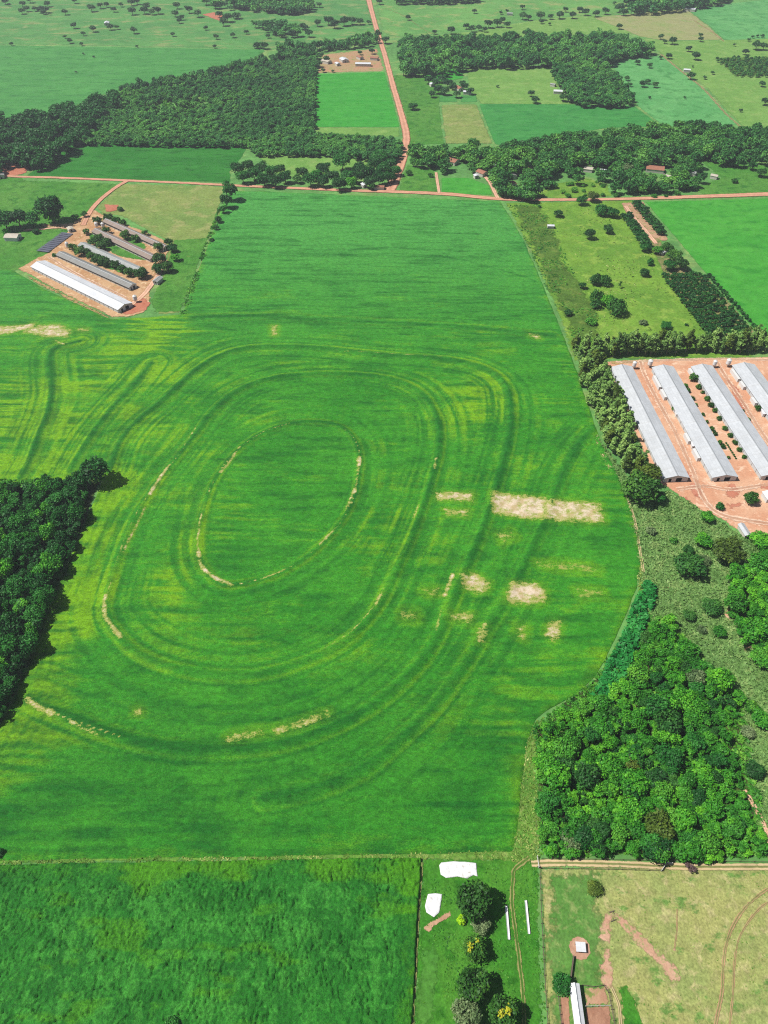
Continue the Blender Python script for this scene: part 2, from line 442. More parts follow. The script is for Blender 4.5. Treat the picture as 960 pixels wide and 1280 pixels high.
M['road_pale'] = road_mat('pale_dirt_road', C(234,190,160), C(178,128,86), C(216,158,126), .5)
M['track'] = road_mat('grassy_track', C(162,160,98), C(112,148,64), C(112,148,62), 1.0, .9)
M['track_pale'] = road_mat('pale_wheel_track', C(214,190,146), C(150,160,92), C(140,152,84), .9, .35)
M['track_red'] = road_mat('red_wheel_track', C(190,154,116), C(152,160,96), C(150,160,96), .85, .8)

# ------------------------------------------------------------------ the plain, one sheet to the horizon
g = MB(); g.add([(-9000, -2500, 0), (9000, -2500, 0), (9000, 14000, 0), (-9000, 14000, 0)], [(0, 1, 2, 3)])
tag(g.build('ground', M['base']), 'wide green farm plain reaching out to the horizon', 'ground', None, 'structure')

Z1, Z2, Z3, Z4, Z5 = .05, .12, .19, .26, .33
LAYER = [0]
def land(name, pts, mat, label, z=Z1, s=3.0, wob=.7, seed=1, cat=None):
    LAYER[0] += 1                                             # every cover lies a few millimetres above the one before
    return sheet(name, W(pts), s, z+.005*(LAYER[0] % 9), M[mat], label, cat or name.split('_')[-1], wob, seed=seed, soft=True)

# far west
land('pasture', [(-260,-30),(455,-30),(462,10),(474,52),(398,62),(330,62),(180,59),(0,56),(-260,52)], 'pasture_west', 'broad pale pasture dotted with trees at the far upper left', s=8, wob=3)
land('crop_field', [(-260,52),(0,56.5),(180,59.5),(335,62),(300,84),(190,106),(130,118),(60,146),(-30,156),(-260,170)], 'cane_far', 'large dark green tall-grass field beyond the upper left wood', Z2, 6, 2, cat='field')
land('crop_field', [(393,93),(481,90),(500,159),(394,159)], 'crop_bright', 'bright emerald rectangular crop field beside the red road', Z2, 3, .5, cat='field')
land('grass_strip', [(393,159),(500,159),(502,172),(393,167)], 'lime_far', 'pale grass strip below the bright rectangular field', Z1, 3, 1.0, cat='grass')
land('farmyard', [(402,68),(472,60),(483,89),(394,92)], 'yard_far', 'dusty far farmyard beside the red road', Z1, 4, 2, cat='yard')
land('pasture', [(318,192),(350,193),(470,199),(470,214),(440,210),(400,222),(350,222)], 'lime_far', 'light green pasture pocket between the big wood and the roadside trees', Z1, 3, 1)
land('crop_field', [(92,175),(312,180),(303,196),(288,214),(289,228),(200,226),(32,221),(52,205)], 'crop_dark', 'dark green crop field with tan streaks below the upper left wood', Z1, 2.5, .8, cat='field')
land('farmyard', [(20,196),(46,192),(40,210),(30,218),(-10,224),(-10,212)], 'red', 'patch of bare red soil under trees at the left road end', Z3, 2.5, 1, cat='yard')
land('pasture', [(-60,224),(30,225),(148,229),(112,266),(88,284),(30,296),(-60,300)], 'mixed', 'green pasture below the left dirt road', Z1, 2.5, .8)
land('pasture', [(-60,296),(30,292),(88,284),(84,296),(62,318),(32,336),(16,340),(-60,330)], 'mixed', 'grass around the solar panels left of the poultry yard', Z1, 2, .8, seed=4)
land('pasture', [(150,229),(281,233),(279,250),(246,340),(226,392),(196,394),(190,380),(200,350),(208,318),(206,300),(150,270),(126,268),(120,260)], 'hay', 'dry tan pasture behind the left poultry sheds', Z1, 2, .8)
land('pasture', [(216,300),(262,296),(246,340),(228,391),(192,392),(188,372),(204,346)], 'mixed', 'green rough corner beside the left poultry sheds', Z2, 2, 1.2, seed=9)
land('crop_field', [(-60,222),(30,222),(33,226),(148,229.5),(-60,226)], 'mixed', 'thin grass margin of the left road', Z2, 3, .4, cat='field')
# the western poultry yard
land('farmyard', [(22,336),(40,326),(60,316),(78,298),(84,288),(50,284),(52,280),(90,279),(106,266),(118,262),(130,268),(140,272),(206,300),(212,312),(205,330),(192,352),(186,360),(190,378),(182,391),(160,397),(140,397),(80,368)], 'soil_left', 'bare sandy yard around the left poultry sheds', Z3, 1.5, 1.2, cat='yard')
land('soil_patch', [(166,374),(184,372),(190,379),(184,389),(160,395),(150,392),(158,384)], 'red', 'rounded red soil pad at the end of the white-roofed poultry shed', Z4, 1.2, .8, cat='soil')
land('grass_verge', [(108,290),(140,292),(182,320),(186,328),(150,322),(112,303)], 'mixed', 'grass between the two far brown poultry sheds', Z4, 1.5, .8, cat='grass')
land('grass_verge', [(100,309),(130,314),(170,340),(160,346),(120,332)], 'mixed', 'grass between the tree row and the grey poultry shed', Z4, 1.5, .8, seed=5, cat='grass')
land('grass_verge', [(146,292),(170,297),(186,308),(180,314),(160,305)], 'mixed', 'grass strip between far brown poultry sheds', Z4, 1.5, .8, seed=6, cat='grass')
land('soil_patch', [(128,255),(150,256),(148,264),(132,266)], 'red', 'red clay hollow beside the yard lane', Z4, 1.5, .6, cat='soil')
land('grass_verge', [(24,338),(34,343),(138,396),(134,400),(86,376),(36,350)], 'weedy', 'weedy bank along the white-roofed poultry shed', Z4, 1.5, .6, cat='grass')

# far north-east
land('pasture', [(462,-30),(830,-30),(790,16),(690,22),(640,30),(600,38),(530,45),(490,46),(476,40)], 'pasture_far', 'far pale pasture beyond the creek trees', Z1, 8, 3)
land('pasture', [(530,46),(600,38),(640,30),(690,22),(790,18),(842,10),(860,30),(830,46),(780,42),(700,44),(600,50)], 'lime_far', 'pale grass strip this side of the creek trees', Z1, 6, 2)
land('stubble_field', [(740,22),(858,11),(880,28),(905,50),(830,51),(800,46),(776,36)], 'tan_far', 'tan stubble field beneath the far upper right wood', Z2, 6, 1.5, cat='field')
land('pasture', [(858,11),(905,5),(1150,-20),(1150,60),(960,50),(905,50),(880,28)], 'pasture_teal', 'far bright pasture at the upper right corner', Z1, 8, 2)
land('pasture', [(800,46),(830,51),(905,50),(960,48),(1150,56),(1150,170),(960,168),(926,158),(880,108),(826,68)], 'lime_far', 'yellow-green pasture with scattered trees in the upper right', Z1, 6, 2, seed=7)
land('plantation_floor', [(890,72),(960,70),(1010,70),(1010,96),(918,97)], 'rough', 'dark ground under the young far plantation', Z2, 5, 1, cat='ground')
land('pasture', [(762,80),(800,66),(828,70),(880,110),(924,156),(880,160),(828,158),(796,132),(790,120)], 'pasture_teal', 'blue-green pasture with small bushes beside the dark wood', Z2, 4, 1, seed=8)
land('crop_field', [(598,130),(700,130),(792,132),(828,158),(760,160),(690,172),(650,182),(618,181)], 'cane_teal', 'teal green cane field above the creek wood', Z2, 3, .8, cat='field')
land('pasture', [(582,84),(690,83),(700,112),(724,131),(600,130),(585,110)], 'lime_far', 'pale green pasture enclosed by the dark woods', Z2, 4, 1, seed=10)
land('stubble_field', [(550,131),(596,130),(617,180),(556,180)], 'hay', 'small tan fallow field beside the teal cane', Z3, 3, .8, cat='field')
land('pasture', [(490,94),(556,92),(550,131),(556,180),(512,182),(508,150)], 'mixed', 'green pasture right of the red road bend', Z1, 3, 1, seed=12)
land('garden_plot', [(528,86),(576,86),(580,98),(556,102),(530,98)], 'crop_bright', 'bright green garden lawn by the far farmhouse', Z3, 3, 1, cat='garden')
land('lawn', [(508,206),(544,208),(548,242),(498,239),(500,225)], 'mixed', 'small green lawn in the road corner', Z1, 2, .5, seed=13)
land('lawn', [(551,222),(585,222),(612,232),(616,244),(552,243)], 'crop_east', 'clipped green lawn between two red lanes', Z1, 2, .5, seed=14)
land('clearing', [(690,230),(735,222),(760,230),(768,246),(700,249),(664,246)], 'lime', 'grassy clearing along the right road', Z1, 2.5, 1.2, seed=15)
land('clearing', [(868,196),(886,193),(930,206),(1010,208),(1010,240),(880,244),(862,236),(900,222)], 'mixed', 'green field pocket beside the right end of the creek wood', Z1, 2.5, 1, seed=16)
land('soil_patch', [(596,196),(612,198),(616,204),(604,210)], 'red', 'red bare patch within the creek wood', Z2, 2, 1, cat='soil')
# east of the big field
land('pasture', [(630,253),(800,250),(845,330),(895,420),(950,448),(760,450),(738,450),(716,452),(700,400),(660,310)], 'lime', 'yellow-green pasture with round bushes right of the great field', Z1, 2, .8, seed=17)
land('rough_strip', [(632,254),(676,254),(700,290),(712,330),(738,360),(752,400),(756,424),(720,432),(690,380),(655,300)], 'rough', 'dark weedy strip along the right edge of the great field', Z2, 1.6, 2.5, seed=18, cat='grass')
land('crop_field', [(806,252),(960,248),(1100,250),(1100,520),(1000,470),(960,430),(944,414),(880,340)], 'crop_east', 'smooth bright green crop field at the right edge', Z2, 2, .5, cat='field', seed=19)
land('orchard_floor', [(776,254),(804,252),(836,300),(830,302),(812,296),(792,285)], 'trodden', 'pinkish bare soil between orchard rows', Z3, 1.5, .5, cat='soil')
land('orchard_floor', [(790,262),(796,256),(830,308),(850,334),(884,345),(948,420),(900,424),(886,422),(828,340)], 'orchard_soil', 'bare soil and weeds beneath the dense orchard', Z2, 1.5, .5, cat='soil', seed=20)
# eastern poultry yard
land('farmyard', [(754,452),(800,449),(960,446),(1100,446),(1100,680),(960,668),(930,668),(905,652),(880,640),(850,622),(836,612),(818,600)], 'soil', 'pink sandy yard around the long right poultry sheds', Z2, 1.2, 1.0, cat='yard')
for pts, sd in (([(858,603),(872,604),(882,616),(874,626),(862,622)], 1), ([(908,604),(920,604),(926,618),(914,628),(904,620)], 2), ([(945,606),(975,604),(975,616),(950,614)], 3), ([(848,612),(862,616),(866,628),(856,628)], 4), ([(902,462),(925,490),(950,540),(956,556),(940,540),(915,500)], 5), ([(846,585),(866,590),(862,600),(850,598)], 6), ([(900,626),(924,622),(934,634),(912,640)], 7)):
    land('soil_patch', pts, 'stain', 'brick red soil stain on the pink sandy yard', Z3, .8, 2.6, seed=sd, cat='soil')['group'] = 'red stains on the right yard'
land('grass_verge', [(756,453),(790,449),(815,450),(815,453),(768,457)], 'weedy', 'weedy margin behind the right poultry sheds', Z3, 1, .6, cat='grass')
land('grass_verge', [(797,480),(800,482),(826,530),(822,528)], 'weedy', 'weeds in the ditch between the first two long sheds', Z3, .8, .8, cat='grass', seed=3)
land('scrub_land', [(742,540),(760,560),(800,618),(836,612),(862,626),(884,642),(906,653),(930,670),(960,672),(1080,690),(1080,960),(1000,1100),(955,1074),(905,900),(850,850),(800,760),(796,700),(770,600)], 'scrub', 'coarse grey-green scrub grass below the right yard', Z1, 1.5, .8, cat='scrub')
land('soil_patch', [(905,762),(912,760),(916,770),(911,781),(906,775)], 'soil', 'pale bare sand spot at the edge of the right wood', Z3, .6, .6, cat='soil')
land('soil_patch', [(949,695),(960,692),(966,700),(955,704)], 'soil', 'bare sandy spot below the dark round tree', Z3, .6, .6, cat='soil', seed=2)
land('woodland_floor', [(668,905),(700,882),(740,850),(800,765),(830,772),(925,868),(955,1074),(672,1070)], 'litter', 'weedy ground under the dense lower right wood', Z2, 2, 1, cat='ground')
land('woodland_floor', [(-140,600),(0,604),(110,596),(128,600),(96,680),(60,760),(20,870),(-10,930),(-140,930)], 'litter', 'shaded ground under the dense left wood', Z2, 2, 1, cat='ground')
land('field_margin', [(640,1066),(648,1000),(652,950),(664,905),(684,895),(676,930),(672,1000),(672,1070)], 'verge', 'rough grass margin between the great field and the lower right wood', Z2, 1, .8, cat='grass')
# south
land('field_margin', [(-90,1072),(300,1067),(528,1063),(645,1058),(680,1066),(672,1082),(640,1078),(528,1076),(300,1077),(-90,1084)], 'verge', 'tufted grass margin between the great field and the near field', Z2, .8, .5, cat='grass', seed=21)
land('grass_strip', [(526,1072),(640,1070),(674,1074),(676,1180),(682,1340),(512,1340)], 'yard_grass', 'long green grass strip between the near field and the cattle paddock', Z1, .8, .4, cat='grass', seed=22)
land('paddock', [(673,1082),(760,1082),(1080,1078),(1080,1340),(682,1340),(677,1180)], 'paddock', 'pale grazed cattle paddock at the lower right', Z1, .8, .4, seed=23)
land('paddock_corner', [(674,1084),(762,1086),(760,1120),(772,1180),(770,1240),(790,1280),(795,1340),(682,1340),(677,1180)], 'paddock_green', 'greener corner of the grazed cattle paddock', Z2, .8, 2.0, cat='paddock', seed=24)
land('grass_patch', [(770,1232),(784,1228),(800,1262),(812,1300),(808,1340),(784,1340)], 'yard_grass', 'lush bright grass beside the corral', Z3, .5, .6, cat='grass', seed=25)
land('cattle_path', [(753,1141),(763,1134),(773,1141),(768,1152),(766,1170),(763,1186),(755,1182),(744,1174),(748,1158)], 'trail', 'worn brown cattle trail fork in the paddock', Z3, .4, .5, cat='path')
land('cattle_path', [(764,1138),(778,1143),(797,1157),(810,1170),(816,1182),(834,1198),(853,1214),(854,1232),(838,1232),(824,1214),(802,1193),(786,1171),(770,1155)], 'trail', 'long pale cattle trail slanting across the paddock', Z3, .4, .7, cat='path', seed=2)
land('cattle_path', [(748,1208),(755,1182),(763,1184),(769,1214),(772,1240),(752,1240)], 'trail', 'bare trodden patch above the corral corner', Z3, .4, .6, cat='path', seed=3)
land('cattle_path', [(836,1186),(844,1180),(850,1190),(842,1196),(832,1192)], 'trail', 'small trodden spot in the paddock', Z3, .4, .6, cat='path', seed=4)
c0 = at(724.5, 1186)
cir = [(c0[0]+3.3*math.cos(k*PI/9), c0[1]+3.3*math.sin(k*PI/9)) for k in range(18)]
tag(sheet('soil_ring', np.array(cir), .4, Z3+.05, M['ring'], 'round trodden soil ring around the salt shelter', 'soil', .25, soft=True), None)
land('corral_floor', [(699,1246),(711,1246),(716,1340),(703,1340)], 'pen', 'brown trampled pen left of the white corral shed', Z4, .5, .2, cat='pen')
land('corral_floor', [(731,1259),(762,1257),(770,1340),(734,1340)], 'pen', 'brown trampled pen right of the white corral shed', Z4, .5, .2, cat='pen', seed=2)
land('corral_floor', [(729,1234),(757,1233),(762,1257),(731,1259)], 'trodden', 'half-grassed upper pen of the corral', Z4, .5, .2, cat='pen', seed=3)
land('soil_patch', [(528,1162),(536,1152),(556,1140),(563,1136),(563,1147),(548,1156),(536,1168)], 'trodden', 'grey-brown bare strip below the small white sheet', Z3, .4, .5, cat='soil', seed=5)
land('grass_patch', [(526,1180),(546,1170),(552,1200),(546,1280),(520,1300),(516,1260)], 'mixed', 'olive weedy band beside the near field', Z2, .6, .8, cat='grass', seed=6)

# ------------------------------------------------------------------ roads
TLAYER = [0]
def track(name, line, width, z, *a, **k):
    TLAYER[0] += 1
    return strip(name, line, width, z+.045+.004*(TLAYER[0] % 6), *a, **k)
track('dirt_road', W([(455,-30),(461,0),(470,34),(480,66),(492,110),(503,148),(508,172),(504,196),(497,215),(490,232),(486,239)]), 8, Z4, M['road'], 'red dirt road running away between fields to the far plain', 'road', .8, widths=[13,13,11,9,8.5,8,8,8,8,9,12])
track('dirt_road', W([(-60,216),(20,221),(60,222),(160,226),(240,229.5),(300,232.5),(380,236),(440,238.5),(490,240),(560,243),(625,249),(700,250),(780,249),(860,246.5),(960,243),(1100,238)]), 6, Z5, M['road'], 'long red dirt road crossing above the great field', 'road', .6, widths=[5,5,5,5,5,5.5,6,6.5,8,7,6,6.5,8,9,9,9])
track('dirt_road', W([(158,227),(146,234),(130,246),(118,258),(112,266),(104,282)]), 5, Z5+.03, M['road'], 'red lane leading down to the left poultry yard', 'road', .5)
track('dirt_road', W([(545,216),(547,230),(549,242)]), 3, Z5+.03, M['road_pale'], 'short pink lane left of the clipped lawn', 'road', .4)
track('dirt_road', W([(603,218),(612,228),(618,240),(622,248)]), 4, Z5+.03, M['road_pale'], 'short red lane right of the clipped lawn', 'road', .4)
track('dirt_road', W([(88,284),(70,285),(48,287),(30,288)]), 3, Z4+.03, M['road_pale'], 'sandy lane from the yard to the left house', 'road', .5)
track('dirt_road', W([(160,384),(176,372),(188,358),(200,340),(206,326)]), 4.5, Z4+.03, M['road_pale'], 'pale lane curling around the right ends of the left sheds', 'road', .6)
track('dirt_road', W([(782,258),(792,272),(808,290),(820,305)]), 4, Z5, M['road_pale'], 'pink soil lane through the young orchard', 'road', .5)
track('farm_track', W([(662,1072),(644,1086),(641,1100),(640,1130),(645,1170),(650,1210),(654,1250),(656,1340)]), 2.6, Z4, M['track'], 'grassy two-wheel track between the white troughs', 'track', .2, 1.0)
track('farm_track', W([(664,1080),(690,1079),(760,1080),(830,1083),(900,1084),(1080,1083)]), 2.8, Z4, M['track_pale'], 'pale two-wheel track along the foot of the lower right wood', 'track', .2, 1.0)
track('farm_track', W([(1000,1090),(958,1112),(930,1136),(912,1166),(904,1200),(902,1240),(894,1280),(888,1340)]), 1.5, Z4, M['track_red'], 'outer red wheel track curving through the paddock', 'track', .25, .8)
track('farm_track', W([(1000,1110),(960,1128),(940,1146),(924,1172),(918,1200),(916,1240),(912,1280),(910,1340)]), 1.0, Z3, M['track_red'], 'inner faint wheel track curving through the paddock', 'track', .3, .8)
track('farm_track', W([(846,1136),(846,1160),(843,1185)]), .8, Z3, M['track_red'], 'faint short wheel mark in the paddock', 'track', .25, .8)
track('farm_track', W([(764,1235),(770,1248),(774,1262),(776,1300),(778,1340)]), 1.1, Z5, M['track_pale'], 'narrow sandy path along the corral fence', 'track', .2, .6)
track('farm_track', W([(930,988),(938,1000),(948,1018),(958,1040),(965,1070)]), 1.8, Z4, M['road_pale'], 'sandy path at the right edge of the lower right wood', 'track', .3, .8)
track('farm_track', W([(736,530),(748,556),(768,596),(790,640),(800,690),(804,715)]), 1.6, Z4, M['track_pale'], 'pale weedy path along the right edge of the great field', 'track', .4, 1.0)
track('farm_track', W([(528,1078),(524,1130),(520,1200),(514,1340)]), 1.1, Z4, M['track'], 'thin pale line along the edge of the near field', 'track', .25, .8)
track('farm_track', W([(230,392),(244,350),(262,302),(276,262)]), 1.6, Z3, M['track'], 'weedy strip along the left edge of the great field', 'track', .6, 1.2)
track('farm_track', W([(480,10),(505,20),(528,36),(545,44)]), 3.0, Z3, M['track'], 'faint path over the farthest pasture', 'track', .6, 3)
track('farm_track', W([(826,68),(850,88),(880,112),(905,140),(925,158)]), 4.5, Z3, M['track_red'], 'sandy fence-line path between the blue-green and yellow pastures', 'track', 1, 3)
track('farm_track', W([(868,26),(890,40),(905,52)]), 4.5, Z3, M['track_red'], 'sandy path at the end of the tan stubble field', 'track', 1, 3)

M['ruts'] = road_mat('yard_ruts', C(244,208,180), C(234,190,158), C(228,176,144), .6, .9)
track('farm_track', W([(800,452),(806,470),(824,505),(846,545),(866,590),(880,625),(905,645),(960,655)]), 6, Z4, M['ruts'], 'pale wheel ruts between the first two long sheds', 'track', .8, 2)
track('farm_track', W([(896,452),(906,470),(926,500),(948,535),(975,575)]), 6, Z4, M['ruts'], 'pale wheel ruts between the third and fourth long sheds', 'track', .8, 2)
track('farm_track', W([(846,612),(880,608),(915,612),(960,606),(1040,600)]), 5, Z4, M['ruts'], 'pale wheel ruts along the near ends of the long sheds', 'track', .8, 2)
track('farm_track', W([(770,453),(800,452),(850,450),(900,449),(960,450)]), 4, Z4, M['ruts'], 'pale wheel ruts behind the far ends of the long sheds', 'track', .8, 2)
track('farm_track', W([(62,322),(84,336),(110,350),(140,364),(160,374)]), 5, Z4, M['ruts'], 'pale wheel ruts between the white-roofed and the grey poultry shed', 'track', .8, 2)
land('soil_patch', [(252,18),(268,15),(284,21),(276,27),(262,22)], 'red', 'red earth bank by the farthest farm', Z3, 4, 2, cat='soil')
land('garden_plot', [(548,119),(571,119),(573,128),(548,128)], 'cane_far', 'left clipped green plot below the garden trees', Z3, 2, .5, cat='garden')
land('garden_plot', [(575,119),(596,119),(598,128),(575,128)], 'cane_far', 'right clipped green plot below the garden trees', Z3, 2, .5, cat='garden')

# ------------------------------------------------------------------ the great soy field: terraces, yellow drifts and bare patches
FIELD = W([(285,239),(340,240),(480,246),(625,252),(640,275),(655,302),(676,350),(692,390),(708,430),(722,468),(740,522),(752,556),(774,598),(792,648),(799,690),(801,705),(795,735),(780,775),(762,812),(745,845),(718,868),(690,884),(668,900),(658,930),(654,965),(650,1000),(646,1040),(640,1065),(528,1067),(300,1071),(-140,1078),(-140,930),(-12,930),(20,870),(60,760),(96,680),(128,602),(108,598),(0,606),(-140,602),(-140,330),(16,338),(60,364),(138,399),(188,397),(228,393),(246,344),(264,296)])
O1 = spline(W([(248,690),(250,660),(260,620),(278,586),(302,560),(330,541),(362,531),(395,528),(425,534),(444,552),(450,575),(447,605),(439,632),(424,657),(404,680),(374,704),(340,721),(302,731),(276,730),(258,714)]), 3, True)
O2 = spline(W([(133,768),(138,735),(148,700),(160,668),(176,636),(200,600),(226,568),(246,543),(266,515),(300,488),(348,472),(425,468),(490,475),(528,493),(547,524),(549,560),(542,592),(529,632),(514,672),(495,712),(474,755),(440,795),(390,824),(322,844),(250,843),(190,826),(155,802)]), 3, True)
O3 = spline(W([(138,590),(150,556),(170,530),(200,504),(226,480),(252,458),(285,441),(330,434),(400,436),(480,444),(560,450),(608,462),(634,484),(640,520),(634,560),(620,610),(600,668),(572,735),(545,800),(505,850),(445,896),(370,926),(300,937),(220,936),(150,921),(100,902),(36,877)]), 3)
O4 = spline(W([(742,535),(722,560),(702,596),(686,640),(662,690),(640,735),(612,780),(586,822),(545,880),(505,920),(460,958),(400,985),(330,1000)]), 3)
L1 = spline(W([(100,428),(70,436),(63,450),(66,485),(60,515),(48,545),(36,578),(24,598)]), 3)
L2 = spline(W([(190,455),(168,482),(140,512),(120,536),(104,560),(86,590)]), 3)
L3 = spline(W([(300,262),(420,268),(520,290),(600,292)]), 3)
L4 = spline(W([(240,398),(330,396),(450,402),(560,408),(690,420)]), 3)
L5 = spline(W([(250,300),(340,320),(480,318),(560,322),(650,345),(668,352)]), 3)
BLOBS = [(90,520,95,100,1.15),(30,560,60,50,.75),(100,600,90,20,.95),(195,420,40,16,.95),(130,470,70,36,.6),(150,640,30,70,.7),(100,760,26,80,.75),(50,880,32,60,.7),(20,945,26,40,.8),(65,925,60,10,.5),(605,485,34,34,.55),(560,520,70,40,.3),(720,505,26,30,.2),(700,825,60,16,.4),(660,860,50,40,.28),(640,950,14,70,.45),(380,520,70,20,.15),(500,620,40,60,.25),(300,800,90,40,.2),(560,900,60,30,.15),(250,600,40,60,.35),(200,740,60,60,.25),(470,690,60,40,.25),(620,700,80,70,.22),(440,1050,60,8,.15),(700,580,50,30,.3),(165,560,60,40,.35),(570,790,26,60,.3),(420,800,60,30,.25),(235,690,14,60,.6),(330,460,110,14,.3)]
BARE = [(([(615,617),(640,620),(681,624),(684,634),(676,650),(648,647),(617,641)]),1.0),([(682,627),(700,626),(750,631),(755,654),(700,652),(676,648)],.85),([(546,617),(591,617),(589,628),(547,625)],.85),([(556,638),(585,639),(583,645),(560,644)],.8),([(575,718),(594,718),(611,730),(608,739),(597,742),(580,734)],.8),([(640,730),(668,731),(680,739),(680,753),(650,755),(634,752),(635,742)],1.0),([(690,779),(699,779),(697,795),(691,801),(683,795),(685,786)],1.0),([(560,768),(590,768),(586,778),(564,776)],.72),([(528,738),(548,736),(550,744),(530,744)],.55),([(-20,410),(22,408),(44,404),(45,410),(10,418),(-20,420)],.85),([(28,416),(48,408),(74,406),(90,415),(84,422),(60,422),(40,418)],.8),([(96,412),(110,411),(112,415),(100,416)],.6),([(70,427),(84,429),(82,433),(72,431)],.6),([(670,702),(720,704),(750,712),(748,717),(700,714),(672,708)],.45),([(720,738),(750,738),(756,746),(726,748)],.5),([(622,668),(640,664),(646,674),(628,680)],.5),([(598,785),(608,785),(606,802),(596,802)],.6),([(645,780),(658,784),(655,800),(646,796)],.5),([(285,922),(308,917),(328,913),(330,917),(306,923),(286,927)],.75),([(344,912),(372,904),(408,891),(411,894),(378,909),(346,916)],.75),([(500,765),(520,764),(524,776),(504,778)],.45),([(662,418),(672,420),(675,425),(664,422)],.8),([(340,408),(346,408),(345,420),(341,420)],.7),([(171,888),(175,888),(175,893),(171,893)],.9)]
BARE_LINES = [([(248,690),(250,660),(260,620),(278,586),(302,560),(330,541),(362,531)],.45,.5),([(425,534),(444,552),(450,575),(447,605),(439,632),(424,657),(404,680),(374,704),(340,721),(302,731),(276,730),(258,714),(248,690)],.45,.5),([(230,563),(200,600),(176,636),(160,668),(148,700),(138,735),(133,768)],.45,.46),([(470,757),(440,790),(400,815)],.5,.5),([(36,877),(60,890),(100,905),(150,922)],.5,.5),([(134,745),(131,757),(132,772),(140,784),(152,798)],1.5,.9),([(212,584),(200,600),(188,620)],1.5,.9),([(182,636),(168,664),(154,692)],.9,.8),([(248,690),(251,705),(262,719),(290,733)],1.4,.95),([(252,645),(248,672),(248,692)],.8,.7),([(300,560),(288,578),(276,592)],1.0,.7),([(447,574),(446,604),(432,640)],1.1,.62),([(419,662),(400,682)],.9,.8),([(450,572),(449,584)],1.5,.8),([(364,710),(330,724)],.7,.6),([(35,876),(48,885),(66,893)],1.7,.95),([(88,903),(104,911),(126,922)],1.0,.6),([(566,718),(556,745)],1.6,.75),([(480,738),(470,756)],1.2,.65),([(523,632),(517,648)],1.0,.6),([(552,762),(545,790)],1.3,.45),([(606,782),(598,802)],1.3,.6),([(545,575),(543,588)],1.2,.5),([(420,440),(560,447)],.5,.55),([(245,535),(230,560)],.7,.5),([(470,757),(440,790)],.7,.5)]

FIELD_CACHE = {}
def field_terms(x, y):
    key = (len(x), float(x[0]), float(y[0]))
    if key in FIELD_CACHE: return FIELD_CACHE[key]
    p = np.stack([x, y], 1)
    out = {}
    for k, ln, cl in (('o1', O1, True), ('o2', O2, True), ('o3', O3, False), ('o4', O4, False), ('l1', L1, False), ('l2', L2, False), ('l3', L3, False), ('l4', L4, False), ('l5', L5, False)):
        d, s, r, _ = nearest(p, ln, cl, 45)
        out[k] = (np.where(d > 1e8, 99., d)*np.where(s == 0, 1, s), np.abs(np.where(d > 1e8, 99., d)))
    FIELD_CACHE[key] = out
    return out

def field_height(x, y):
    t = field_terms(x, y); h = np.full(len(x), .35)
    for k, a in (('o1', .5), ('o2', .75), ('o3', .75), ('o4', .6), ('l1', .6), ('l2', .4)):
        h += a*np.exp(-(t[k][1]/2.0)**2)-.35*a*np.exp(-((np.abs(t[k][0])-5.5)/2.2)**2)
    h += (fbm(x/2.2, y/1.5, 5, 3)-.5)*.55+(fbm(x/9, y/4, 8, 2)-.5)*.5
    return np.maximum(h, .06)

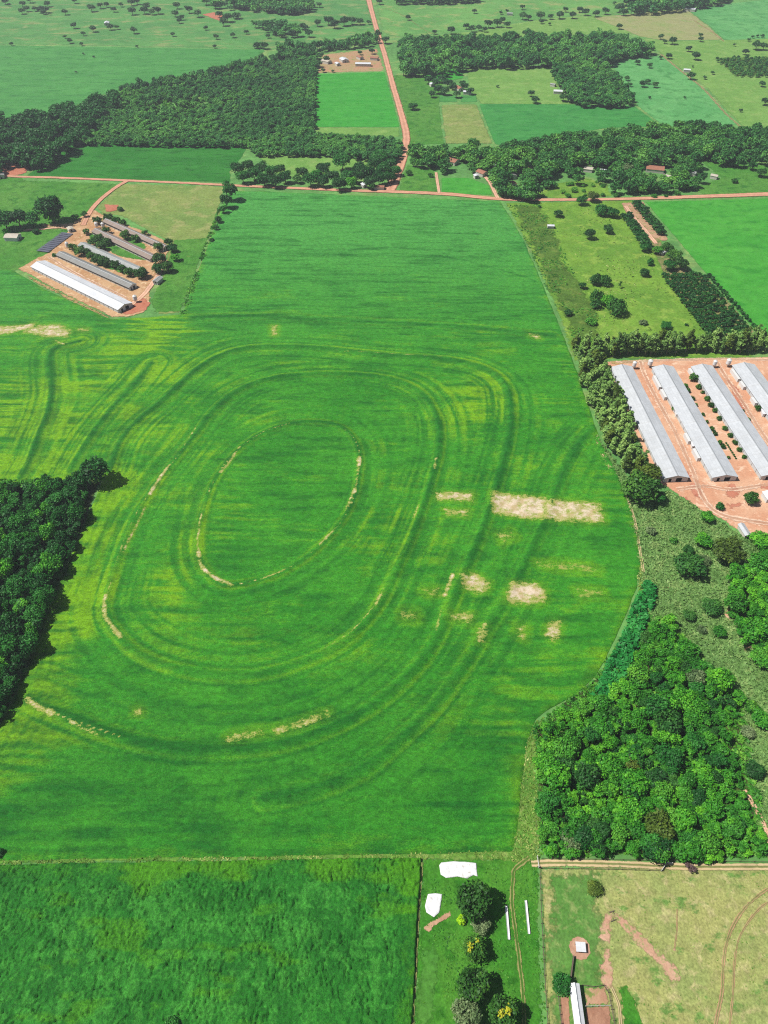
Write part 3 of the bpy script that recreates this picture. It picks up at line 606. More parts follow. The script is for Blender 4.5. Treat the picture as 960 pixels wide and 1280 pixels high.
def field_mask(P, poly):
    x, y = P[:, 0], P[:, 1]; t = field_terms(x, y); n = len(x)
    warp = (fbm(x/30, y/30, 21, 2)-.5)*14
    # seed-drill passes: east-west streaks in the flat parts, passes bent along the terraces elsewhere
    ew = fbm((x+warp*2)/34, (y+warp*.25+.02*x)/1.9, 31, 3)
    near = np.minimum.reduce([t['o1'][1], t['o2'][1], t['o3'][1], t['o4'][1], t['l1'][1], t['l2'][1]])
    sgn = np.zeros(n); best = np.full(n, 1e9)
    for k in ('o1', 'o2', 'o3', 'o4', 'l1', 'l2'):
        m = t[k][1] < best; best[m] = t[k][1][m]; sgn[m] = t[k][0][m]
    along = fbm(sgn/1.7+300, (x*.3+y)/60, 33, 3)
    wbend = sstep(26, 8, near)*.85
    ino1 = inside(P, O1); wbend = np.where(ino1, wbend*sstep(9, 3, t['o1'][1]), wbend)
    streak = ew*(1-wbend)+along*wbend
    dark = np.zeros(n); yel = np.zeros(n); bare = np.zeros(n)
    px_, py_ = P[:, 0], P[:, 1]
    drift = fbm(x/22+9, y/13, 41, 4)
    for bx, by, rx, ry, a in BLOBS:
        cx, cy = at(bx, by); ex = at(bx+rx, by); ey = at(bx, by-ry)
        sx = abs(ex[0]-cx)+.1; sy = abs(ey[1]-cy)+.1
        yel += a*np.exp(-(((x-cx)/sx)**2+((y-cy)/sy)**2))
    yel = .82*yel*(.35+1.3*sstep(.3, .7, drift))*(.3+1.25*sstep(.36, .66, streak))
    yel += .42*sstep(.5, .76, drift)*sstep(.38, .7, streak)*sstep(520, 400, y)*sstep(110, 190, y)
    # terraces: dense dark growth on the bank with thin yellow crop on either shoulder
    brk = .45+.75*fbm(x/16, y/16, 51, 2)
    for k, wd, dk, off, wy, ya in (('o1', .8, .55, 2.0, .8, .5), ('o2', 1.2, .48, 2.7, .8, .42), ('o3', 1.4, .66, 3.2, 1.0, .34), ('o4', 1.6, .55, 3.6, 1.2, .28), ('l1', 1.6, .85, 3.4, 1.3, .4), ('l2', 1.4, .55, 3.2, 1.2, .4), ('l3', 1.4, .5, 9, 1, 0), ('l4', 2.0, .6, 4, 1.4, .3), ('l5', 1.3, .5, 9, 1, 0)):
        d, a = t[k]
        core = np.exp(-(a/wd)**2)
        dark += dk*core*brk*.85
        yel += ya*(np.exp(-((d-off)/wy)**2)+.6*np.exp(-((d+off)/wy)**2))*brk*1.3
        yel *= 1-.85*core*dk
        # wheelings of the passes next to the bank
        for o2 in (7.5, 11.5, 16.5):
            dark += .13*np.exp(-((a-o2)/.7)**2)*(fbm(x/10, y/10, 60+int(o2), 2) > .45)*dk
    dark += .30*sstep(185, 115, y)                             # the low end stands denser and darker
    dark += .38*sstep(.54, .34, streak)+.35*sstep(.55, .3, fbm(x/14, y/5, 57, 4))
    e = nearest(P, poly, True)[0]
    yel += .35*np.exp(-(e/3)**2)*(fbm(x/7, y/7, 71, 2) > .42)
    # stripes hugging the west wood
    lw = spline(W([(128,602),(96,680),(60,760),(20,870),(-12,930)]), 3)
    d = nearest(P, lw, False, 40)[0]
    dark += .3*(np.sin(d*1.5) > .2)*sstep(24, 4, d)*(fbm(x/12, y/12, 81, 2) > .4)
    yel += .45*sstep(20, 2, d)
    for pts, a in BARE:
        q = W(pts); lo, hi = q.min(0)-6, q.max(0)+6
        m = np.where((x > lo[0]) & (x < hi[0]) & (y > lo[1]) & (y < hi[1]))[0]
        if not len(m): continue
        dd = nearest(P[m], q, True)[0]*np.where(inside(P[m], q), 1, -1)
        bare[m] = np.maximum(bare[m], (a-.05)*sstep(-3.2, 3.0, dd)*np.clip(.62+.6*fbm(x[m]/4, y[m]/2, 92, 3), 0, 1.08))
        yel[m] = np.maximum(yel[m], .5*sstep(-5, -1, dd))
    for pts, wd, a in BARE_LINES:
        q = spline(W(pts), 4); dd, _, r, _ = nearest(P, q, False, 8)
        f = a*np.exp(-(dd/(wd*.68))**2)*np.clip(.42+.75*fbm(x/3, y/3, 91, 2), 0, 1)
        bare = np.maximum(bare, f)
    rough = fbm(x/1.6, y/1.3, 95, 3)
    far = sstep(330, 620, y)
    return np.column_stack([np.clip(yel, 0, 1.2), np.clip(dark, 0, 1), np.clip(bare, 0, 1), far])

def soy_mat():
    t = NT('soy_crop'); p = t.pos()
    sep = t.n('ShaderNodeSeparateColor'); t.l(t.attr('mask').outputs['Color'], sep.inputs[0])
    yel, dark, bare = sep.outputs[0], sep.outputs[1], sep.outputs[2]; far = t.attr('mask').outputs['Alpha']
    big = t.noise(p, 1/40, 3, .6)
    col = t.mix(t.rng(big, .35, .65), C(52,140,34), C(66,154,38))
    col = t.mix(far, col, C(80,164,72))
    n1 = t.noise(t.mapping(p, (1, 1.7, 1)), .42, 4, .68)         # clumps of plants
    n2 = t.noise(t.mapping(p, (1, 1.4, 1)), 1.7, 4, .75)
    n3 = t.noise(t.mapping(p, (1, 3.2, 1), .03), .16, 4, .62)
    yv = t.math('ADD', yel, t.math('MULTIPLY', t.math('SUBTRACT', t.math('ADD', n2, n3), 1.0), 1.15))
    col = t.mix(t.math('MULTIPLY', t.rng(yv, .08, 1.05, smooth=False), .85), col, C(128,182,22))
    dv = t.math('ADD', dark, t.math('MULTIPLY', t.math('SUBTRACT', n3, .5), .9))
    col = t.mix(t.math('MULTIPLY', t.rng(dv, .12, .95, smooth=False), .82), col, C(20,98,30))
    col = t.scale(col, t.math('MULTIPLY', t.rng(n1, .25, .75, .64, 1.36, False), t.rng(n2, .28, .72, .52, 1.48, False)))
    n5 = t.noise(t.mapping(p, (1, 1.5, 1)), .22, 5, .7)
    bv = t.math('ADD', bare, t.math('MULTIPLY', t.math('MULTIPLY', t.math('SUBTRACT', t.math('ADD', t.math('ADD', n1, n2), n5), 1.5), 1.35), t.rng(bare, .03, .3)))
    soilc = t.mix(t.rng(t.noise(p, .25, 4, .6), .4, .62), C(240,220,194), C(206,184,138))
    tanc = C(168,178,84)
    col = t.mix(t.rng(bv, .22, .52), col, tanc)
    col = t.mix(t.rng(bv, .48, .92), col, soilc)
    h = t.math('ADD', t.math('MULTIPLY', n1, .7), t.math('MULTIPLY', n2, .6))
    return t.surf(col, .85, t.bump(h, .75, .55), .12)
M['soy'] = soy_mat()
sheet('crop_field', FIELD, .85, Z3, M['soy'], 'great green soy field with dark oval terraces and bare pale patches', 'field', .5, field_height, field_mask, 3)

# ------------------------------------------------------------------ the southern field: tall leafy crop, clumps with dark gaps between
def south_height(x, y):
    c = fbm(x/.85, y/1.0, 101, 3)
    gap = np.abs(fbm(x/1.7, y/3.4, 111, 3)-.5)
    return .8+.7*c-.95*np.exp(-(gap/.03)**2)*(fbm(x/7, y/7, 113, 2) > .42)
def south_mask(P, poly):
    x, y = P[:, 0], P[:, 1]; e = nearest(P, poly, True)[0]
    yel = sstep(9, 1, e)*.5*fbm(x/5, y/5, 121, 3)*1.5+.65*sstep(.52, .72, fbm(x/15, y/6, 123, 3))
    pale = (.45*sstep(.40, .66, fbm(x/9, y/7, 131, 4))+.75*sstep(.45, .62, fbm(x/2.2, y/2.6, 133, 3)))*sstep(1, 10, e)
    bands = fbm(x/26, y/1.8, 141, 3)
    gap = np.abs(fbm(x/2.4, y/4.5, 111, 3)-.5)
    return np.column_stack([np.clip(yel, 0, 1), np.clip(pale*(.55+.9*(bands-.3)), 0, 1), np.exp(-(gap/.03)**2), np.zeros(len(x))])
def south_mat():
    t = NT('leafy_crop'); p = t.pos()
    sep = t.n('ShaderNodeSeparateColor'); t.l(t.attr('mask').outputs['Color'], sep.inputs[0])
    n1 = t.noise(p, 1.1, 4, .7); n2 = t.noise(p, 2.6, 3, .7)
    col = t.mix(t.rng(t.noise(p, .08, 3), .35, .65), C(30,110,26), C(40,124,32))
    v = t.math('ADD', sep.outputs[1], t.math('MULTIPLY', t.math('SUBTRACT', n1, .5), 1.3))
    col = t.mix(t.rng(v, .15, .9, 0, .8, False), col, C(68,154,50))
    v = t.math('ADD', sep.outputs[0], t.math('MULTIPLY', t.math('SUBTRACT', n1, .5), .9))
    col = t.mix(t.rng(v, .2, .9, 0, .8, False), col, C(80,150,16))
    col = t.scale(col, t.math('MULTIPLY', t.rng(n1, .25, .75, .62, 1.38, False), t.rng(n2, .28, .72, .55, 1.45, False)))
    return t.surf(col, .8, t.bump(t.math('ADD', n1, n2), .7, .35), .15)
M['south'] = south_mat()
sheet('crop_field', W([(-120,1085),(0,1082),(160,1078),(300,1076),(420,1074),(526,1073),(524,1120),(518,1220),(512,1340),(-120,1340)]), .34, Z3, M['south'], 'near field of tall deep green leafy crop with dark gaps', 'field', .4, south_height, south_mask, 5)
# ------------------------------------------------------------------ foliage
def lobes_of(kind, rng):
    """ellipsoids (centre, radii) that fill a crown about 1 wide; heights are in crown widths"""
    L = []
    if kind == 'broad':           # domed spreading crown
        L.append(((0, 0, .46), (.40, .40, .30)))
        for k in range(9):
            a = k*2.4+rng.random()*.8; r = .20+.13*rng.random(); s = .17+.08*rng.random()
            L.append(((math.cos(a)*r, math.sin(a)*r, .38+.26*rng.random()), (s, s, s*.85)))
    elif kind == 'round':         # dense mango-like ball
        L.append(((0, 0, .44), (.43, .43, .36)))
        for k in range(12):
            a = k*2.4; r = .20+.13*rng.random(); s = .14+.06*rng.random()
            L.append(((math.cos(a)*r, math.sin(a)*r, .30+.38*rng.random()), (s, s, s)))
    elif kind == 'forest':        # uneven upright forest tree
        L.append(((0, 0, .62), (.30, .30, .36)))
        for k in range(8):
            a = rng.random()*6.28; r = .14+.22*rng.random(); s = .13+.11*rng.random()
            L.append(((math.cos(a)*r, math.sin(a)*r, .42+.50*rng.random()), (s, s, s*.9)))
    elif kind == 'euca':          # feathery column
        for k in range(9):
            z = .55+.19*k; w = .34*(1-abs(k-3.2)/8.5); a = rng.random()*6.28
            L.append(((math.cos(a)*.12, math.sin(a)*.12, z), (w*.9, w*.9, .20)))
    elif kind == 'bush':
        L.append(((0, 0, .22), (.40, .40, .24)))
        for k in range(6):
            a = rng.random()*6.28; r = .14+.2*rng.random(); s = .14+.09*rng.random()
            L.append(((math.cos(a)*r, math.sin(a)*r, .18+.16*rng.random()), (s, s, s)))
    elif kind == 'small':         # orchard tree
        L.append(((0, 0, .48), (.42, .42, .40)))
        for k in range(4):
            a = rng.random()*6.28
            L.append(((math.cos(a)*.2, math.sin(a)*.2, .4+.3*rng.random()), (.22, .22, .24)))
    elif kind == 'sparse':        # thin half-bare crown
        for k in range(7):
            a = rng.random()*6.28; r = .1+.28*rng.random(); s = .09+.07*rng.random()
            L.append(((math.cos(a)*r, math.sin(a)*r, .3+.4*rng.random()), (s, s, s*.8)))
    return L

def crown_arrays(kind, n, leaf, rng, fill=.3):
    """n leaf clumps spread over and through the lobes; returns V, F, tint"""
    L = lobes_of(kind, rng)
    wts = np.array([r[0]*r[1]+r[0]*r[2]*1.4 for _, r in L]); wts /= wts.sum()
    which = rng.choice(len(L), n, p=wts)
    d = rng.normal(size=(n, 3)); d /= np.linalg.norm(d, axis=1)[:, None]
    d[:, 2] = np.where(d[:, 2] < -.35, -d[:, 2]*.8, d[:, 2])
    rad = np.where(rng.random(n) < fill, .35+.5*rng.random(n), .80+.36*rng.random(n)**1.5)
    cen = np.array([L[i][0] for i in which]); rr = np.array([L[i][1] for i in which])
    P = cen+d*rr*rad[:, None]
    nrm = d*.65+np.array([0, 0, .5])+rng.normal(size=(n, 3))*.48
    nrm /= np.linalg.norm(nrm, axis=1)[:, None]
    ref = np.where(np.abs(nrm[:, 2:3]) < .9, np.array([[0, 0, 1.]]), np.array([[1., 0, 0]]))
    u = np.cross(nrm, ref); u /= np.linalg.norm(u, axis=1)[:, None]; v = np.cross(nrm, u)
    a = rng.random(n)*6.28; cu = np.cos(a)[:, None]; su = np.sin(a)[:, None]
    u, v = u*cu+v*su, v*cu-u*su
    s = leaf*(.65+.7*rng.random(n))[:, None]
    bend = nrm*s*.28
    V = np.stack([P-u*s*.9-bend, P-v*s*.55+bend*.4, P+u*s-bend, P+v*s*.6+bend*.4], 1).reshape(-1, 3)
    F = np.arange(n*4).reshape(n, 4)
    lob = np.array([rng.random() for _ in L])
    tint = np.repeat(np.clip(.5+(lob[which]-.5)*.55+rng.normal(size=n)*.17, 0, 1), 4)
    return V, F, tint

def trunk_mb(kind, rng, m=0):
    b = MB(); h = {'broad': .42, 'round': .40, 'forest': .62, 'euca': 1.9, 'bush': .14, 'small': .4, 'sparse': .42}[kind]
    r = {'euca': .035, 'bush': .02, 'small': .04}.get(kind, .036)
    top = Vector(((rng.random()-.5)*.06, (rng.random()-.5)*.06, h*.55))
    b.bar((0, 0, -.02), top, r, m, 7, r*.72)
    if kind == 'euca':
        b.bar(top, (0, 0, h), r*.72, m, 6, r*.15)
    for k in range(4 if kind not in ('bush', 'euca') else 3):
        a = k*1.7+rng.random(); q = Vector((math.cos(a)*.24, math.sin(a)*.24, h*(1.0+.25*rng.random())))
        if kind == 'euca': q = Vector((math.cos(a)*.2, math.sin(a)*.2, .9+.3*k))
        mid = (top+q)/2+Vector((0, 0, .02))
        b.bar(top if kind != 'euca' else (0, 0, .7+.28*k), mid, r*.5, m, 5, r*.36); b.bar(mid, q, r*.36, m, 5, r*.12)
    return b

BARK = plain('bark', C(120,100,78), .9, .1, .25, 8)
BARK_PALE = plain('pale_bark', C(176,160,136), .9, .1, .2, 8)
LM = {
 'bright': leaf_mat('leaf_bright', C(22,76,16,2.0), C(50,118,26,2.2), C(100,164,34,2.3), .4),
 'dark': leaf_mat('leaf_dark', C(12,52,18,2.1), C(28,86,28,2.2), C(54,122,38,2.2), .5),
 'mango': leaf_mat('leaf_mango', C(20,56,16,1.8), C(46,92,28,1.9), C(92,138,44,1.9), .25),
 'field': leaf_mat('leaf_field_tree', C(20,60,24,1.9), C(38,88,32,1.9), C(70,122,42,1.9), .5),
 'euca': leaf_mat('leaf_eucalyptus', C(66,100,48,2.1), C(102,136,64,2.2), C(146,170,94,2.2), .45),
 'grey': leaf_mat('leaf_grey_bush', C(56,84,46,2.1), C(86,108,66,2.1), C(124,138,96,2.0), .2),
 'olive': leaf_mat('leaf_olive', C(44,66,20,1.9), C(74,98,30,1.9), C(108,126,44,1.9), .3),
 'lime': leaf_mat('leaf_lime', C(90,140,20,2.33), C(140,180,20,2.33), C(176,196,40,2.17), .2),
 'yellow': leaf_mat('blossom_yellow', C(160,180,30,1.4), C(200,200,40,1.3), C(226,216,80,1.2), .2),
 'orchard': leaf_mat('leaf_orchard', C(14,56,22,1.8), C(32,86,32,1.8), C(58,112,40,1.8), .5),
 'palm': leaf_mat('leaf_young', C(36,92,24,1.9), C(62,128,34,2.0), C(104,160,46,2.0), .4),
 'far': leaf_mat('leaf_far_wood', C(18,56,26,2.6), C(44,98,44,2.8), C(92,142,58,2.8), 0),
 'creek': leaf_mat('leaf_creek_wood', C(18,58,26,2.4), C(44,96,38,2.6), C(94,140,52,2.6), 0),
 'weeds': leaf_mat('leaf_undergrowth', C(24,76,20,1.9), C(60,124,34,1.9), C(108,158,48,1.9), 0),
 'teal': leaf_mat('leaf_elephant_grass', C(20,98,38,1.9), C(36,122,50,1.9), C(66,148,62,1.9), 0),
 'tuft': leaf_mat('leaf_tussock', C(78,116,54,1.6), C(112,150,78,1.6), C(156,178,108,1.5), 0),
 'tufty': leaf_mat('leaf_verge_tuft', C(80,126,44,1.35), C(122,158,62,1.35), C(170,176,104,2.02), 0),
 'dry': leaf_mat('leaf_dry_twigs', C(98,74,84,1.2), C(120,96,96,1.2), C(140,120,110,1.2), 0),
}
PROTO = {}
def proto(kind, lod, var):
    """crown and trunk arrays shared by every tree of that kind"""
    k = (kind, lod, var)
    if k not in PROTO:
        rng = np.random.default_rng(1000+sum(map(ord, kind))*7+var*13)
        n, leaf = {'near': (1500, .05), 'mid': (420, .088), 'far': (110, .15)}[lod]
        if kind == 'euca': n = int(n*1.5); leaf *= 1.05
        if kind == 'sparse': n = int(n*.28); leaf *= .8
        if kind == 'round' and lod == 'near': n = 1700; leaf = .05
        PROTO[k] = crown_arrays(kind, n, leaf, rng)+(trunk_mb(kind, rng),)
    return PROTO[k]
MESHES = {}
def crown_mesh(kind, lod, var, mat):
    k = ('c', kind, lod, var, mat)
    if k not in MESHES:
        V, F, T, _ = proto(kind, lod, var); MESHES[k] = fast_mesh('crown', V, F, LM[mat], {'tint': T})
    return MESHES[k]
def trunk_mesh(kind, var, pale):
    k = ('t', kind, var, pale)
    if k not in MESHES: MESHES[k] = proto(kind, 'near', var)[3].mesh('trunk', BARK_PALE if pale else BARK)
    return MESHES[k]
def whole_mesh(kind, lod, var, mat):
    k = ('w', kind, lod, var, mat)
    if k not in MESHES:
        V, F, T, b = proto(kind, lod, var); bv = np.array(b.v)
        bf = [f for f in b.f]; quads = np.array([f for f in bf if len(f) == 4])+len(V)
        MESHES[k] = fast_mesh('tree', np.concatenate([V, bv]), np.concatenate([F, quads]), [LM[mat], BARK],
                              {'tint': np.concatenate([T, np.full(len(bv), .5)])}, midx=[0]*len(F)+[1]*len(quads))
    return MESHES[k]
VAR = [0]
HK = {'broad': .78, 'round': .82, 'forest': 1.15, 'euca': 2.2, 'bush': .46, 'small': .9, 'sparse': .8}
def put_tree(x, y, dia, kind, mat, name, label, cat, group=None, lod='near', zs=1.0, parts=True):
    VAR[0] += 1; var = VAR[0] % 5; rz = (VAR[0]*2.399) % 6.283
    if parts:
        r = thing(name, label, cat, (x, y, 0), rz, group); r.scale = (dia, dia, dia*zs)
        link('crown', crown_mesh(kind, lod, var, mat), r)
        link('trunk', trunk_mesh(kind, var, kind == 'euca'), r)
    else:
        r = link(name, whole_mesh(kind, lod, var, mat), None, (x, y, 0), rz); r.scale = (dia, dia, dia*zs)
        tag(r, label, cat, group)
    return r
def tree_px(px, py, dpx, kind, mat, name, label, cat, group=None, zs=1.0, parts=None):
    """a tree whose crown centre shows at (px, py), dpx photograph pixels wide"""
    m = mpp(py); dia = dpx*m*.96
    x, y = at(px, py, .5*HK[kind]*dia*zs)
    lod = 'near' if dpx > 13 else ('mid' if dpx > 6.5 else 'far')
    if kind in ('small', 'bush') and dpx < 18: lod = 'mid' if dpx > 7 else 'far'
    return put_tree(x, y, dia, kind, mat, name, label, cat, group, lod, zs, dpx > 9 if parts is None else parts)

def scatter(poly, gap, seed, jit=.38):
    rng = np.random.default_rng(seed)
    lo, hi = poly.min(0), poly.max(0); pts = []
    ny = int((hi[1]-lo[1])/(gap*.88))+1; nx = int((hi[0]-lo[0])/gap)+1
    for j in range(ny+1):
        for i in range(nx+1):
            pts.append((lo[0]+(i+.5*(j % 2))*gap+rng.uniform(-jit, jit)*gap, lo[1]+j*gap*.88+rng.uniform(-jit, jit)*gap))
    pts = np.array(pts); return pts[inside(pts, poly)]

def mass(name, items, mat, label, cat, trunk=True):
    """one far wood: items are (x, y, dia, kind, lod, zscale, tint)"""
    rng = np.random.default_rng(len(items)); Vs = []; Fs = []; Ts = []; MI = []; b = 0
    for x, y, dia, kind, lod, zs, tn in items:
        V, F, T, tb = proto(kind, lod, int(rng.integers(5)))
        a = rng.random()*6.28; c, s = math.cos(a), math.sin(a)
        V2 = np.column_stack([V[:, 0]*c-V[:, 1]*s, V[:, 0]*s+V[:, 1]*c, V[:, 2]*zs])*dia+np.array([x, y, 0])
        Vs.append(V2); Fs.append(F+b); MI.append(np.zeros(len(F), int)); Ts.append(np.clip(T*.45+tn*.55, 0, 1)); b += len(V)
        if trunk:
            h = HK[kind]*dia*zs*.45; w = .03*dia
            Vs.append(np.array([(x-w, y, 0), (x+w, y, 0), (x+w*.6, y, h), (x-w*.6, y, h), (x, y-w, 0), (x, y+w, 0), (x, y+w*.6, h), (x, y-w*.6, h)]))
            Fs.append(np.array([[0, 1, 2, 3], [4, 5, 6, 7]])+b); MI.append(np.ones(2, int)); Ts.append(np.full(8, .5)); b += 8
    o = link(name, fast_mesh(name, np.concatenate(Vs), np.concatenate(Fs), [LM[mat], BARK], {'tint': np.concatenate(Ts)}, midx=np.concatenate(MI)))
    return tag(o, label, cat, None, 'stuff')

def tufts(name, poly, gap, size, mat, label, cat, seed, height=1.0, n=7, hole=None, zoff=.05, up=.55):
    """ground cover: every point a small spray of blades or leaves"""
    rng = np.random.default_rng(seed); P = scatter(poly, gap, seed, .5)
    if hole is not None: P = P[hole(P[:, 0], P[:, 1])]
    m = len(P)
    if not m: return
    C3 = np.repeat(np.column_stack([P, np.full(m, zoff)]), n, 0); k = len(C3)
    sz = np.repeat(size*(.55+.9*rng.random(m)), n)[:, None]
    d = rng.normal(size=(k, 3)); d[:, 2] = np.abs(d[:, 2])*.8+.15; d /= np.linalg.norm(d, axis=1)[:, None]
    c = C3+d*sz*np.array([.55, .55, .55*height])
    nrm = d*.5+np.array([0, 0, up])+rng.normal(size=(k, 3))*.5; nrm /= np.linalg.norm(nrm, axis=1)[:, None]
    u = np.cross(nrm, np.array([.3, .8, .2])); u /= np.linalg.norm(u, axis=1)[:, None]; v = np.cross(nrm, u)
    a = rng.random(k)[:, None]*6.28; u, v = u*np.cos(a)+v*np.sin(a), v*np.cos(a)-u*np.sin(a)
    s = sz*.55*(.6+.8*rng.random((k, 1)))
    V = np.stack([c-u*s, c-v*s*.5, c+u*s, c+v*s*.5], 1).reshape(-1, 3)
    F = np.arange(k*4).reshape(k, 4)
    big = fbm(P[:, 0]/9, P[:, 1]/9, seed+5, 3)
    tint = np.repeat(np.repeat(np.clip(.5+(big-.5)*1.1+rng.normal(size=m)*.16, 0, 1), n)*.8+rng.random(k)*.2, 4)
    o = link(name, fast_mesh(name, V, F, LM[mat], {'tint': tint}))
    return tag(o, label, cat, None, 'stuff')

# ------------------------------------------------------------------ woods that read as one mass
def wood_items(poly, gap, seed, dia, kind, lod, zs=(.85, 1.15), dens=None, vary=.35, tscale=40):
    P = scatter(poly, gap, seed); rng = np.random.default_rng(seed+1)
    if dens is not None: P = P[dens(P[:, 0], P[:, 1]) > rng.random(len(P))]
    t = fbm(P[:, 0]/tscale, P[:, 1]/tscale, seed+2, 3)
    return [(x, y, dia*(1-vary+2*vary*rng.random()), kind, lod, rng.uniform(*zs), float(np.clip(.5+(tt-.5)*1.2+rng.normal()*.22, 0, 1))) for (x, y), tt in zip(P, t)]

gx, gy = at(215, 132, 3)
clearing = lambda x, y: 1-.85*np.exp(-((x-gx)/48)**2-((y-gy)/34)**2)
big = wood_items(W([(60,152),(100,132),(145,116),(190,106),(240,97),(290,86),(345,72),(396,66),(394,108),(392,166),(440,168),(500,172),(502,198),(470,196),(400,190),(320,190),(311,179),(200,178),(92,176)], 5), 5.0, 201, 6.6, 'forest', 'mid', (.8, 1.0), dens=clearing, vary=.28)
big += wood_items(W([(150,112),(190,104),(240,95),(290,83),(345,69),(395,64),(396,70),(345,76),(290,90),(240,101),(190,111),(150,120)], 4), 7, 203, 8.5, 'forest', 'mid', (.9, 1.15))
mass('woodland', big, 'far', 'wide dense dark wood stretching below the upper left field', 'woodland')
mass('shrubbery', wood_items(W([(160,125),(200,118),(250,122),(260,150),(200,158),(150,150)], 2), 5.2, 205, 4.6, 'bush', 'far', tscale=15), 'weeds', 'paler shrubby clearing within the upper left wood', 'shrubs')
west = wood_items(W([(-80,160),(0,150),(50,146),(90,134),(140,118),(150,124),(120,160),(95,176),(70,196),(48,206),(20,200),(-10,214),(-80,216)], 7), 9.5, 207, 13, 'broad', 'mid', (.9, 1.3))
mass('woodland', west, 'dark', 'clump of big dark trees at the left end of the upper left wood', 'woodland')
ne = wood_items(W([(500,52),(540,50),(590,50),(660,48),(720,46),(760,44),(800,52),(824,66),(800,68),(776,70),(760,80),(692,80),(640,80),(585,82),(560,90),(500,90)], 6), 8.4, 211, 11, 'forest', 'mid', (.85, 1.2))
ne += wood_items(W([(690,82),(758,80),(775,98),(792,124),(785,130),(727,130),(706,114),(692,92)], 5), 7.0, 213, 9, 'forest', 'mid', (.9, 1.05), vary=.2)
mass('woodland', ne, 'far', 'dark L-shaped wood beyond the teal cane field', 'woodland')
yards = [(566,211,20,9),(604,223,16,8),(639,228,13,9),(664,217,9,6),(735,219,12,8),(820,219,22,10),(866,224,10,7),(755,218,8,7),(622,213,7,5),(725,236,46,11),(700,222,10,6),(676,240,16,7),(892,226,9,7)]
def creek_dens(x, y):
    d = np.ones(len(x))
    for px, py, rx, ry in yards:
        cx, cy = at(px, py); sx = rx*mpp(py); sy = ry*mpp(py)/math.sin(math.atan2(CAM_H, cy))
        d *= 1-np.exp(-(((x-cx)/sx)**2+((y-cy)/sy)**2)**2)*1.0
    return d
creek = wood_items(W([(512,182),(560,184),(620,184),(660,178),(720,168),(760,164),(800,160),(850,154),(880,156),(930,160),(1060,168),(1060,204),(940,200),(915,205),(880,194),(868,200),(884,222),(866,232),(800,236),(770,238),(740,226),(700,232),(665,246),(630,246),(612,222),(580,212),(548,212),(536,204),(510,204)], 5), 7.2, 221, 9.6, 'broad', 'mid', (.75, 1.35), dens=creek_dens, vary=.45)
mass('woodland', creek, 'creek', 'long dark wood with houses beyond the right road', 'woodland')
mass('shrubbery', wood_items(W([(700,230),(760,226),(850,232),(858,244),(760,248),(700,250)], 1), 7.5, 223, 5.4, 'bush', 'mid', dens=lambda x, y: np.full(len(x), .45)), 'weeds', 'bright green bushes along the verge of the right road', 'shrubs')
mass('woodland', wood_items(W([(490,-6),(600,-4),(600,0),(560,3),(494,4)], 4), 10, 231, 13, 'forest', 'far'), 'far', 'dark tree belt at the farthest edge of the pasture', 'woodland')
mass('woodland', wood_items(W([(775,4),(790,-8),(920,-8),(900,4),(858,10),(820,15),(780,15),(792,8)], 5), 9.5, 233, 12.5, 'forest', 'far'), 'far', 'dark far wood above the tan stubble field', 'woodland')
mass('woodland', wood_items(W([(250,-8),(390,-8),(388,6),(375,14),(330,14),(300,10),(256,6)], 5), 12, 235, 14, 'broad', 'far', (.8, 1.2), dens=lambda x, y: np.full(len(x), .8)), 'far', 'far dark grove by the farthest farm', 'woodland')
river = wood_items(W([(345,62),(400,62),(470,54),(474,42),(462,44),(440,50),(410,54),(370,56),(345,56)], 4), 8.5, 237, 10, 'forest', 'far', (.7, 1.1))
river += wood_items(W([(316,32),(345,28),(372,34),(372,44),(340,44)], 3), 11, 239, 12, 'broad', 'far', (.7, 1))
river += wood_items(W([(335,6),(385,4),(388,12),(362,18),(340,16)], 3), 10, 241, 12, 'broad', 'far')
mass('woodland', river, 'far', 'ragged creek-side trees left of the red road', 'woodland')
mass('tree_plantation', wood_items(W([(894,73),(960,71),(1010,71),(1010,95),(920,95)], 2), 6.0, 243, 4.6, 'small', 'far', vary=.15, tscale=60), 'creek', 'far rows of young plantation trees at the right edge', 'plantation')

# ------------------------------------------------------------------ undergrowth and ground cover
UG1 = W([(668,905),(700,882),(740,852),(800,765),(830,772),(925,868),(950,1000),(955,1072),(674,1068)])
tufts('undergrowth', UG1, 1.35, 1.15, 'weeds', 'bushy undergrowth filling the lower right wood', 'undergrowth', 301, 1.0, 9)
UG2 = W([(-60,602),(108,600),(94,680),(58,760),(18,870),(-30,940),(-60,940)])
tufts('undergrowth', UG2, 1.5, 1.8, 'weeds', 'shaded undergrowth of the dense left wood', 'undergrowth', 303, 1.0, 7)
SC = W([(744,542),(762,566),(800,618),(836,613),(862,628),(884,643),(906,655),(930,672),(1000,690),(1000,1080),(958,1074),(925,870),(850,848),(806,762),(798,700),(772,600)])
tufts('tussock_grass', SC, 1.15, .95, 'tuft', 'coarse pale tussocks covering the right scrub land', 'tussocks', 305, .8, 6, up=.3)
tufts('weeds', W([(634,256),(674,256),(700,292),(710,330),(736,360),(750,400),(754,424),(722,434),(692,382),(657,302)]), 2.2, 1.0, 'weeds', 'weedy thicket along the right edge of the great field', 'weeds', 307, .8, 6, hole=lambda x, y: fbm(x/9, y/9, 5, 3) > .5)
tufts('verge_tufts', W([(640,1066),(648,1000),(652,950),(664,905),(684,895),(674,1000),(674,1080),(640,1078)]), .8, .6, 'tufty', 'tall tufts on the margin beside the lower right wood', 'tufts', 309, .8, 6)
